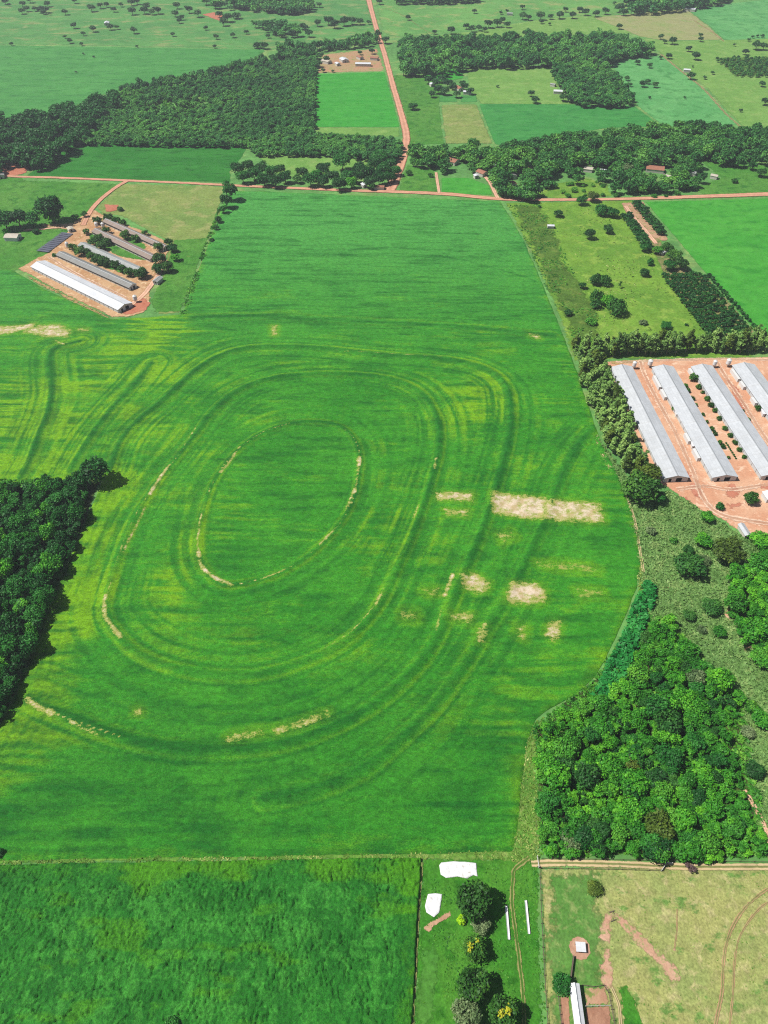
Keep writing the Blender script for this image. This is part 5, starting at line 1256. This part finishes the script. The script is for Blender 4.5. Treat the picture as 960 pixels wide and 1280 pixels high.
mass('understorey', wood_items(W([(-14,606),(40,603),(108,600),(92,676),(56,756),(16,864),(-14,910)], 3), 3.9, 423, 5.0, 'forest', 'mid', (.7, 1.3), vary=.4, tscale=14), 'under_dark', 'low dark understorey trees between the crowns of the left wood', 'understorey')
mass('understorey', wood_items(W([(912,716),(960,700),(978,700),(978,838),(960,834),(938,816),(914,775)], 2), 3.9, 425, 4.8, 'forest', 'mid', (.6, 1.1), vary=.4, tscale=14), 'under', 'low understorey trees between the crowns of the right edge wood', 'understorey')
tree_px(118, 592, 40, 'broad', 'dark', 'forest_tree', 'tallest spreading dark tree at the corner of the left wood', 'forest tree', None, 1.15)
tree_px(96, 604, 26, 'broad', 'dark', 'forest_tree', 'dark tree tucked beside the tallest left wood tree', 'forest tree', None, 1.1)
tree_px(56, 598, 10, 'broad', 'dark', 'forest_tree', 'small rounded tree poking above the far edge of the left wood', 'forest tree', None, 1.5, True)
x, y = at(64, 762, 0); put_tree(x, y, 6, 'forest', 'dark', 'forest_tree', 'slender tree casting a long shadow from the left wood edge', 'forest tree', None, 'near', 1.9)
tree_px(738, 1050, 17, 'round', 'yellow', 'forest_tree', 'yellow-flowering tree at the near foot of the lower right wood', 'flowering tree')
tree_px(724, 1038, 17, 'broad', 'lime', 'forest_tree', 'lime green tree beside the yellow-flowering one', 'forest tree')
tree_px(822, 1034, 40, 'broad', 'olive', 'forest_tree', 'broad olive-crowned tree near the near edge of the lower right wood', 'forest tree')
tree_px(818, 1062, 38, 'broad', 'dark', 'forest_tree', 'dark tree overhanging the wheel track by the white gate', 'forest tree')
tree_px(714, 1052, 28, 'broad', 'grey', 'forest_tree', 'greyish tree at the lower left foot of the lower right wood', 'forest tree')
tree_px(790, 955, 26, 'round', 'olive', 'forest_tree', 'olive dome-shaped tree in the heart of the lower right wood', 'forest tree')
tree_px(868, 848, 26, 'broad', 'grey', 'forest_tree', 'grey-green tree at the upper edge of the lower right wood', 'forest tree')

# eucalyptus belt, two arms that meet at the yard corner
EU1 = W([(716,440),(748,446),(756,470),(776,508),(792,548),(806,596),(790,606),(776,588),(756,556),(738,516),(724,480)], 0)
def eu(poly, gap, seed, dia, lab, zs=(.62, .9)):
    rng = np.random.default_rng(seed)
    for x, y in scatter(poly, gap, seed):
        put_tree(x, y, dia*(.75+.5*rng.random()), 'euca', 'euca' if rng.random() < .75 else 'olive', 'eucalyptus_tree', lab, 'eucalyptus', 'eucalyptus belt around the right yard', 'mid', rng.uniform(*zs))
eu(EU1, 4.7, 411, 6.2, 'feathery grey-green eucalyptus between the great field and the first long shed')
EU2 = W([(722,448),(800,446),(880,444),(956,441),(956,432),(880,434),(800,436),(718,438)], 0)
eu(EU2, 3.6, 413, 6.2, 'feathery pale eucalyptus in the row beyond the right yard', (.75, 1.0))
tree_px(800, 612, 46, 'round', 'mango', 'shade_tree', 'big dark round tree at the near tip of the eucalyptus belt', 'tree', None, .95)
tree_px(812, 592, 30, 'broad', 'olive', 'shade_tree', 'olive tree just above the big dark round tree', 'tree', None, 1.1)
tree_px(822, 622, 20, 'broad', 'dark', 'shade_tree', 'small dark tree at the right side of the big round tree', 'tree')

# trees with a place of their own: x, y, width in photograph pixels, kind, leaf, label
G1 = 'mango trees on the near grass strip'
SOLO = [
 (592,1127,50,'round','mango','large round dark mango tree beside the white troughs',G1,1.12),
 (601,1157,24,'broad','grey','greyish small tree tucked under the large mango tree',G1,1),
 (593,1186,33,'round','mango','medium mango tree with yellow flower patches in its crown',G1,1.12),
 (591,1232,46,'round','mango','large mango tree, middle of the near row',G1,1.12),
 (583,1268,40,'broad','grey','greyish-crowned tree at the near end beside a yellow-flowered mango',G1,1.08),
 (628,1266,42,'round','mango','nearest mango tree with yellow flowers on its right side',G1,1.12),
 (577,1150,15,'bush','lime','lime yellow bush below the large round mango tree',None,1.3),
 (702,1230,28,'round','dark','dark round tree at the head of the white corral shed',None,.9),
 (743,1110,22,'broad','olive','lone olive bush-like tree in the upper paddock',None,.7),
 (214,1284,26,'broad','dark','dark tree top rising from the near field at the lower edge',None,.8),
 (-2,1066,14,'broad','dark','dark bush at the left end of the near margin',None,.9),
 (862,707,40,'broad','field','large rounded dark tree on the scrub, wider of the left pair',None,.8),
 (909,690,42,'broad','olive','large olive-brown tree on the scrub casting a deep shadow',None,.8),
 (880,676,24,'broad','bright','bright green tree between the two large scrub trees',None,.8),
 (860,688,16,'broad','field','small dark tree above the large rounded scrub tree',None,.9),
 (880,700,18,'broad','grey','greyish bush between the two large scrub trees',None,.7),
 (842,676,13,'bush','weeds','low green bush on the upper scrub',None,1),
 (814,663,15,'bush','grey','greyish bush near the field path on the scrub',None,1),
 (884,646,20,'round','bright','bright round tree on the rim of the right yard',None,.8),
 (900,633,12,'round','dark','small dark tree standing on the red stained yard',None,.9),
 (939,623,20,'round','mango','dark round tree beside the white yard house',None,.9),
 (952,676,30,'broad','bright','bright green tree below the grey store shed',None,.7),
 (957,692,16,'broad','bright','lower bright bush beside the sandy spot at the right edge',None,.7),
 (890,760,28,'broad','field','dark tree beside the bare sand spot',None,.7),
 (861,770,18,'broad','field','bluish small tree on the scrub above the lower right wood',None,.8),
 (900,790,18,'broad','bright','bright bush on the scrub left of the right edge wood',None,.8),
 (877,787,15,'bush','grey','grey bush beside the bright bush on the scrub',None,1.1),
 (935,915,20,'round','grey','dark grey bare-looking bush right of the lower right wood',None,.6),
 (943,964,26,'broad','field','rounded tree by the sandy path at the right edge',None,.8),
 (952,900,30,'broad','bright','bright leafy tree at the right edge above the sandy path',None,.7),
 (940,884,22,'bush','weeds','low spreading bush below the right edge wood',None,1.2),
 (952,1045,14,'broad','bright','small bright tree beside the end of the sandy path',None,.8),
 # eastern pasture
 (698,267,13,'broad','field','round tree near the top of the yellow-green pasture',None,.8),
 (737,293,15,'broad','field','tall round tree on the pasture with its shadow below',None,1.05),
 (760,287,14,'broad','field','round tree close to the pasture-side orchard row',None,.9),
 (806,341,14,'round','field','dark round tree beside the dense orchard',None,.8),
 (744,350,18,'bush','field','left half of the wide dark thicket on the pasture',None,1.5),
 (757,351,18,'bush','field','right half of the wide dark thicket on the pasture',None,1.5),
 (728,357,11,'broad','field','small dark tree left of the wide pasture thicket',None,.9),
 (776,356,9,'sparse','field','thin upright sapling on the pasture',None,1.3),
 (746,371,20,'bush','field','upper bush of the large pasture clump',None,1.6),
 (758,376,20,'bush','bright','greener bush in the middle of the large pasture clump',None,1.4),
 (772,385,28,'bush','field','largest bush of the pasture clump',None,1.5),
 (745,381,16,'bush','field','lower left bush of the large pasture clump',None,1.4),
 (710,391,12,'broad','field','dark tree on the weedy strip beside the great field',None,.7),
 (739,402,18,'bush','palm','low palm-like bush in the lower pasture',None,.8),
 (804,403,13,'bush','grey','grey leafless bush in the lower pasture',None,.9),
 (833,407,15,'round','dark','dark round bush at the lower end of the pasture',None,.7),
 (858,406,6,'bush','dark','tiny dark bush right of the dark round bush',None,1),
 (727,251,15,'broad','dark','dark tree this side of the road at the pasture corner',None,.9),
 (741,246,17,'broad','olive','olive tree beside the road at the pasture corner',None,.9),
 (752,263,20,'bush','dark','dark bush left of the head of the orchard',None,1.4),
 (766,266,18,'broad','dark','dark tree at the head of the orchard',None,.8),
 (674,258,6,'bush','dark','little bush under the road at the top of the weedy strip',None,1),
 (822,313,15,'broad','palm','lime garden tree between the two orchard parts',None,.8),
 (834,310,17,'broad','mango','dark garden tree above the dense orchard',None,.9),
 (842,320,20,'broad','mango','broad garden tree above the dense orchard',None,.9),
 (852,330,20,'broad','mango','dark garden tree by the right crop field',None,.9),
 (837,332,18,'broad','dark','dark garden tree at the top row of the dense orchard',None,.9),
 (806,310,14,'broad','dark','dark tree beside the lower end of the pasture-side orchard row',None,.9),
 (813,328,11,'bush','dark','narrow dark bush at the upper corner of the dense orchard',None,1.5),
 # eastern yard shrubs
 (842,511,7,'round','mango','small round shrub beside the white annex hut',None,1),
 (947,510,9,'round','mango','small round shrub beside the rightmost annex hut',None,1),
 (928,513,6,'bush','dark','dark shrub on the red lane between long sheds',None,1),
 (935,524,7,'bush','dark','lower dark shrub on the red lane between long sheds',None,1),
 (866.6,472,12,'round','mango','largest shrub at the far end of the shed hedge',None,1),
 # western yard
 (62,262,34,'broad','dark','towering dark tree above the left yard lane',None,1.25),
 (66,272,22,'broad','bright','greener lower tree at the foot of the towering dark tree',None,.9),
 (40,275,23,'broad','dark','dark tree at the right end of the left tree row',None,1.0),
 (22,274,28,'broad','dark','middle tree of the left tree row behind the pale house',None,1.0),
 (5,276,30,'broad','dark','big dark tree at the left end of the left tree row',None,1.0),
 (8,290,12,'bush','bright','bush beside the pale house',None,1.2),
 (45,289,11,'bush','dark','low dark bush on the sandy lane',None,1.1),
 (94,272,12,'broad','field','small tree beside the lane bend',None,.7),
 (105,268,9,'round','field','round bush at the mouth of the left yard',None,1),
 (107.5,290,10,'round','mango','round bush alone on the sandy yard',None,.9),
 (68,319,8,'bush','dark','dark bush at the head of the grey poultry shed',None,1),
 (122,276,13,'round','mango','round tree by the twin feed bins',None,.9),
 (133,288,12,'round','mango','dark tree below the twin feed bins',None,.9),
 (156,294,14,'round','mango','dark tree between the two brown sheds',None,1),
 (169,298,12,'round','mango','smaller tree between the two brown sheds',None,.9),
 (181,291,11,'round','mango','round tree behind the faded brown shed',None,.8),
 (198,309,14,'round','mango','tree at the right end of the faded brown shed',None,.9),
 (211,303,13,'round','mango','upper tree of the pair at the dry pasture corner',None,.9),
 (215,311,14,'broad','dark','lower tree of the pair at the dry pasture corner',None,.8),
 (200,324,19,'round','mango','left tree of the trio at the lane bend',None,.9),
 (209,334,18,'round','mango','lowest tree of the trio at the lane bend',None,.9),
 (197,336,16,'round','dark','darkest tree of the trio at the lane bend',None,.9),
 (219,322,13,'broad','bright','brighter tree right of the lane bend trio',None,.9),
 (135,273,14,'bush','mango','left bush of the hedge behind the faded brown shed',None,1.3),
 (145,276,14,'bush','mango','middle bush of the hedge behind the faded brown shed',None,1.3),
 (153,279,12,'bush','mango','right bush of the hedge behind the faded brown shed',None,1.3),
 (115,303,13,'round','mango','left tree of the cluster over the pale grey shed',None,.9),
 (124,299,15,'round','mango','top tree of the cluster over the pale grey shed',None,.9),
 (134,302,13,'round','mango','right tree of the cluster over the pale grey shed',None,.9),
 (127,308,15,'round','mango','lowest tree of the cluster over the pale grey shed',None,.9),
 (91,309,12,'round','mango','first tree of the row, beside the tall white feed bin',None,.9),
 (100,314,16,'round','mango','second and largest tree of the row above the grey shed',None,.9),
 (108,315,12,'round','mango','third tree of the row above the grey shed',None,.9),
 (114,320,14,'round','mango','fourth tree of the row above the grey shed',None,.9),
 (122,325,16,'round','mango','fifth tree of the row above the grey shed',None,.9),
 (130,327,17,'round','mango','sixth tree of the row above the grey shed',None,.9),
 (143,331,13,'round','mango','seventh tree of the row above the grey shed',None,.9),
 (152,336,13,'round','mango','eighth tree of the row above the grey shed',None,.9),
 (161,340,15,'round','mango','ninth tree of the row above the grey shed',None,.9),
 (176,342,19,'round','mango','last broad tree at the lower end of the tree row',None,.8),
 (150,261,10,'bush','field','bush beside the red clay hollow',None,1),
 # hedgerow at the north-west corner of the great field
 (288,240,20,'broad','dark','tall dark tree where the hedgerow meets the road',None,1.5),
 (283,252,17,'broad','dark','second hedgerow tree below the road',None,1.3),
 (279,262,12,'broad','dark','third hedgerow tree below the road',None,1.1),
 (273,275,10,'broad','field','round bush on the field hedgerow',None,1),
 (270,285,8,'broad','field','small round bush lower on the field hedgerow',None,1),
 (264,300,8,'bush','field','lowest bush on the field hedgerow',None,1),
 # junction, lanes and the eastern road
 (516,133,14,'round','dark','lone dark round tree beside the red road',None,.7),
 (493,224,9,'broad','dark','small tree at the road junction lawn',None,.8),
 (511,216,10,'broad','field','spreading small tree on the corner lawn',None,.7),
 (538,219,7,'broad','dark','little tree beside the pink lane',None,.9),
 (952,216,14,'round','field','round tree on the right field pocket',None,.9),
 (918,226,10,'bush','field','low bush on the right field pocket',None,1),
 (941,208,13,'broad','dark','dark tree at the edge of the right field pocket',None,.9),
 (784,213,16,'round','grey','pale silvery tree in front of the creek wood',None,1.1),
]
for px, py, d, kind, mat, lab, grp, zs in SOLO:
    tree_px(px, py, d, kind, mat, 'shade_tree' if kind not in ('bush',) else 'bush', lab, 'tree' if kind != 'bush' else 'bush', grp, zs)
for px, py, r_, lab in ((597,1184,6,'yellow flower spray on the medium mango tree'),(631,1268,7,'yellow flower spray on the nearest mango tree')):
    pass
# flower patches belong to their trees: small yellow sprays as parts of the crown
def flowers(label, pts):
    r = next(o for o in COL.objects if o.get('label') == label); rng = np.random.default_rng(5)
    V = []; 
    for (cx, cy, cz, s, n) in pts:
        for _ in range(n):
            p = np.array([cx, cy, cz])+rng.normal(size=3)*s; u = rng.normal(size=3); u /= np.linalg.norm(u); v = np.cross(u, [.2, .3, .9]); v /= np.linalg.norm(v); k = .035
            V += [p-u*k, p-v*k, p+u*k, p+v*k]
    V = np.array(V); link('blossom', fast_mesh('blossom', V, np.arange(len(V)).reshape(-1, 4), LM['yellow'], {'tint': rng.random(len(V))}), r)
flowers('medium mango tree with yellow flower patches in its crown', [(.2, -.05, .78, .05, 30), (-.12, -.2, .74, .04, 18), (.25, .12, .74, .04, 16)])
flowers('nearest mango tree with yellow flowers on its right side', [(.14, -.02, .82, .05, 30), (-.05, .1, .84, .05, 26)])
flowers('medium mango tree with yellow flower patches in its crown', [(-.2, .2, .7, .03, 20)])

# dead shrub by the gate
x, y = at(860, 1088); r = thing('dead_shrub', 'purplish leafless shrub standing by the white field gate', 'shrub', (x, y, 0)); r.scale = (4.6, 4.6, 4.0)
link('twigs', fast_mesh('twigs', *crown_arrays('sparse', 420, .05, np.random.default_rng(3))[:2], LM['dry'], {'tint': np.random.default_rng(1).random(420*4)}), r)
trunk_mb('sparse', np.random.default_rng(4)).build('trunk', BARK, r)

# the two shrub hedges between the eastern sheds
H1 = [(873.5,483.5,9),(878,490,6),(884,498,9),(889,506,9),(893.5,513,8),(899,523,8),(906,535,8),(913,544,8),(919,553,8),(924,562,8),(930,571,7)]
H2 = [(857,482,8),(860,488,8),(866,498,7),(870,506,6),(878.6,518,6),(884,527,6),(890,536,8),(894,542,7),(900,553,8),(904,558,8),(911,572,6)]
for L, lab in ((H1, 'dark clipped shrub in the hedge along the left side of the third long shed'), (H2, 'dark clipped shrub in the hedge along the right side of the second long shed')):
    for px, py, d in L: tree_px(px, py, d, 'bush', 'mango', 'hedge_shrub', lab, 'shrub', 'hedge shrubs between the right sheds', 1.5)
for k in range(9):
    px, py = 908+k*1.5, 554+k*2.4; tree_px(px, py, 3.2, 'bush', 'dark', 'seedling', 'tiny dark seedling in the planted line between the shed hedges', 'seedling', 'planted seedlings between the sheds', 1.3)

# orchard
def orchard(rows, gap, d, lab, grp, seed):
    rng = np.random.default_rng(seed)
    for a, b in rows:
        A, B = np.array(at(*a)), np.array(at(*b)); n = max(1, int(np.hypot(*(B-A))/gap))
        for k in range(n+1):
            if rng.random() < .05: continue
            p = A+(B-A)*k/n+rng.normal(size=2)*.25
            put_tree(p[0], p[1], d*(.8+.4*rng.random()), 'small', 'orchard', 'orchard_tree', lab, 'orchard tree', grp, 'far', rng.uniform(.75, 1.0), False)
rows = []
for k in range(9):
    f = k/8; rows.append(((829+f*46, 346.5-f*1.0), (886+f*50, 421-f*4)))
orchard(rows, 4.6, 4.4, 'dark small tree in the dense orchard block beside the right crop field', 'trees of the dense orchard block', 501)
orchard([((886,347),(948,416))], 4.2, 3.4, 'small tree of the outermost orchard row against the right crop field', 'outer orchard row', 505)
orchard([((783,274),(809,312)),((786,272),(813,312)),((778,272),(806,312))], 4.8, 5.4, 'dark orchard tree left of the pink soil lane', 'young orchard left of the lane', 507)
orchard([((792,258),(824,294)),((797,258),(828,294)),((801,259),(826,288))], 4.8, 5.4, 'dark orchard tree right of the pink soil lane', 'young orchard right of the lane', 509)

# roadside trees above the great field
RS = [(297,212,16,'dark'),(303,222,15,'dark'),(310,208,14,'field'),(318,218,17,'dark'),(327,212,16,'field'),(330,225,15,'dark'),(340,216,16,'dark'),(344,227,15,'dark'),(350,212,12,'field'),(356,222,14,'dark'),(372,224,10,'field'),(378,217,14,'field'),(388,225,16,'dark'),(396,220,14,'dark'),(404,212,15,'dark'),(404,227,14,'dark'),(416,222,16,'field'),(428,203,20,'dark'),(424,230,16,'field'),(434,221,15,'dark'),(439,229,13,'bright'),(446,222,15,'field'),(450,212,16,'dark'),(460,216,16,'dark'),(462,228,14,'field'),(468,206,16,'dark'),(474,224,15,'dark'),(480,212,16,'dark'),(486,222,14,'dark'),(488,206,15,'dark'),(494,214,12,'dark'),(476,198,15,'dark'),(465,234,8,'field')]
for px, py, d, m in RS:
    lab = {(428,203): 'tallest roadside tree with its shadow on the light pasture', (439,229): 'bright green roadside tree among darker ones', (465,234): 'little bush by the red-brown shed at the junction', (372,224): 'thin small tree at the gap in the roadside grove'}.get((px, py), 'dark spreading tree in the left roadside grove' if px < 365 else 'dark spreading tree in the roadside grove left of the junction')
    tree_px(px, py, d*1.25, 'broad', m, 'roadside_tree', lab, 'roadside tree', 'left roadside grove' if px < 365 else ('roadside grove left of the junction' if 'grove left' in lab else None), 1.05)

# scattered far trees: clusters whose members nothing tells apart share a label and a group
FAR = [
 ('lone tree on the skyline edge of the upper left pasture', 'trees along the top of the upper left pasture', [(6,2,8),(37,0,8),(93,1,7),(11,6,4)]),
 ('dark tree in the loose row on the far left pasture', 'loose left row', [(28,5,8),(27,14,8),(33,11,8),(43,11,7),(50,12,9),(57,12,9),(59,5,8),(54,15,7)]),
 ('round tree standing alone left of the farmhouse track', None, [(81,15,8)]),
 ('tree on the bare knoll beside the white farmhouse', 'knoll trees', [(92,32,8),(116,36,9),(138,34,8),(146,34,6),(104,42,6)]),
 ('upper small bush below the white farmhouse', None, [(81,46,5)]),
 ('lower round bush below the white farmhouse', None, [(87,51,7)]),
 ('lone bush near the edge of the dark tall-grass field', None, [(14,55,5)]),
 ('lone tree right of the white farmhouse', None, [(167,38,9)]),
 ('dark tree of the middle trio on the upper left pasture', 'middle trio', [(114,10,10),(125,7,8),(133,6,7)]),
 ('small dark tree left of the roadside cluster', None, [(142,12,7)]),
 ('small tree above the dark pair on the far pasture', None, [(151,6,6)]),
 ('dark tree of the pair at the top of the far pasture', 'top pair', [(164,3,9),(171,2,8)]),
 ('dark tree in the cluster at the middle of the far pasture', 'middle cluster', [(165,14,10),(180,13,10),(183,8,9),(190,15,8),(197,13,10)]),
 ('round tree left of the two-tree column', None, [(221,7,9)]),
 ('tree in the slanting group on the far pasture', 'slanting group', [(219,17,9),(227,22,7),(224,26,7)]),
 ('round tree at the head of the far grove', None, [(236,12,10)]),
 ('dark small tree on the pale slope', None, [(216,43,6)]),
 ('little bush at the boundary of the tall-grass field', None, [(171,58,4)]),
 ('low bush on the boundary line of the tall-grass field', None, [(102,55,5)]),
 ('bush on the slope below the far grove', 'slope bushes', [(257,35,6),(270,46,7),(291,44,7),(308,40,6),(335,45,6),(268,58,5),(346,41,5)]),
 ('tree by the red bank of the far farm', 'red bank trees', [(247,17,10),(274,18,9),(284,22,12),(296,20,13),(279,28,10)]),
 ('dark tree in the creek-side group on the far pasture', 'creek-side group', [(322,57,13),(330,57,10),(378,33,9),(386,42,10),(397,29,9),(365,42,11),(382,35,8)]),
 ('purplish-grey bushy tree near the red road', 'bushy group by the red road', [(411,26,12),(418,30,12),(430,27,12),(440,26,11),(450,27,9)]),
 ('small tree right of the far dark grove', 'grove outliers', [(399,6,7),(390,8,9),(374,15,7)]),
 ('tree on the far roadside farmyard', 'farmyard trees', [(404,88,6),(416,89,4),(450,66,6),(465,64,8),(400,70,10),(408,74,9),(398,80,9)]),
 ('bush at the roadside near the top of the red road', 'top roadside bushes', [(474,2,8),(461,28,6),(482,50,10)]),
 ('lone bush on the farthest pasture', None, [(510,22,7)]),
 ('lone round tree in the middle of the farthest pasture', None, [(593,14,6)]),
 ('tree of the scattered trio near the grey creek hut', 'trio near the creek hut', [(626,16,5),(634,14,5),(653,9,7)]),
 ('dark tree of the creek line across the farthest pasture', 'creek line', [(564,38,10),(583,33,8),(590,36,9),(599,35,8),(611,30,11),(622,29,11),(628,25,8),(634,31,8),(654,20,10),(661,22,8),(676,20,11),(677,27,6),(688,21,7),(700,19,10),(707,12,7),(716,19,9),(725,12,8),(732,15,9),(745,17,9),(757,14,9),(775,10,12),(780,15,10),(768,4,5),(590,43,7),(606,37,7)]),
 ('lone tree below the creek line', None, [(687,30,4)]),
 ('small tree on the rim of the dark L-shaped wood', 'rim of the L-shaped wood', [(543,40,6),(557,45,6),(567,46,7),(574,45,6),(583,46,6),(592,44,7),(610,47,7),(622,47,8),(633,46,8),(657,42,9),(670,44,8),(680,45,8)]),
 ('round tree on the pale pasture left of the stubble field', None, [(774,33,8)]),
 ('tree of the little group above the pasture corner', 'pasture corner group', [(826,46,7),(831,52,6),(841,51,10)]),
 ('dark bush pair member on the stubble field corner', 'stubble corner bushes', [(876,44,6),(876,49,7)]),
 ('round tree high on the yellow-green pasture', None, [(861,61,8)]),
 ('broad pinkish-edged tree on the yellow-green pasture', None, [(870,70,11)]),
 ('broad tree beside the small white hut on the pasture', None, [(864,95,10)]),
 ('low bush on the yellow-green pasture', 'low pasture bushes', [(881,97,5),(891,91,5),(918,56,4),(866,83,3)]),
 ('round tree above the young plantation', 'above the plantation', [(932,65,8),(946,57,12),(955,58,10),(941,46,4),(947,45,4),(953,45,5),(936,50,5)]),
 ('round bush at the right edge below the plantation', None, [(953,105,8)]),
 ('dark round tree at the right edge of the pasture', None, [(957,127,11)]),
 ('tiny bush near the sandy fence-line path', None, [(926,138,5)]),
 ('bush on the blue-green pasture beside the dark wood', 'blue-green pasture bushes', [(797,78,7),(812,82,7),(784,98,7),(788,106,6),(804,105,9),(810,102,7),(819,106,8),(812,122,4),(856,122,4),(788,70,7),(836,70,8),(826,72,5)]),
 ('tree in the garden grove of the far farmhouse', 'garden grove', [(536,100,11),(545,104,11),(552,99,11),(560,104,12),(548,112,12),(556,114,12),(566,108,10),(571,118,10),(580,108,11),(588,114,10),(578,104,8),(540,118,9)]),
 ('bush on the pale green enclosed pasture', 'enclosed pasture bushes', [(664,117,9),(669,125,10),(622,108,4)]),
 ('dark shrub beside the white shed at the wood tip', 'wood tip shrubs', [(704,122,11),(713,124,10)]),
 ('tiny bush on the tall-grass field', 'tall-grass bushes', [(104,67,3),(117,71,3),(95,90,3),(62,17,4)]),
]
for lab, grp, pts in FAR:
    for px, py, d in pts:
        tree_px(px, py, d*1.1, 'broad' if d < 13 else 'bush', 'far_tree', 'pasture_tree', lab, 'pasture tree', grp, .95, False)
# ------------------------------------------------------------------ the air: one even haze round the whole farm
b = MB(); b.box(-8000, 8000, -1500, 12000, -1.0, 262)
hz = NT('thin_haze'); vol = hz.n('ShaderNodeVolumePrincipled')
vol.inputs['Color'].default_value = (.84, .90, .97, 1); vol.inputs['Density'].default_value = .00013; vol.inputs['Anisotropy'].default_value = 0.2
hz.l(vol.outputs[0], hz.out.inputs['Volume'])
hz.m.cycles.homogeneous_volume = True
tag(b.build('haze', hz.m), 'thin bluish haze in the air over the farmland', 'haze', None, 'stuff')
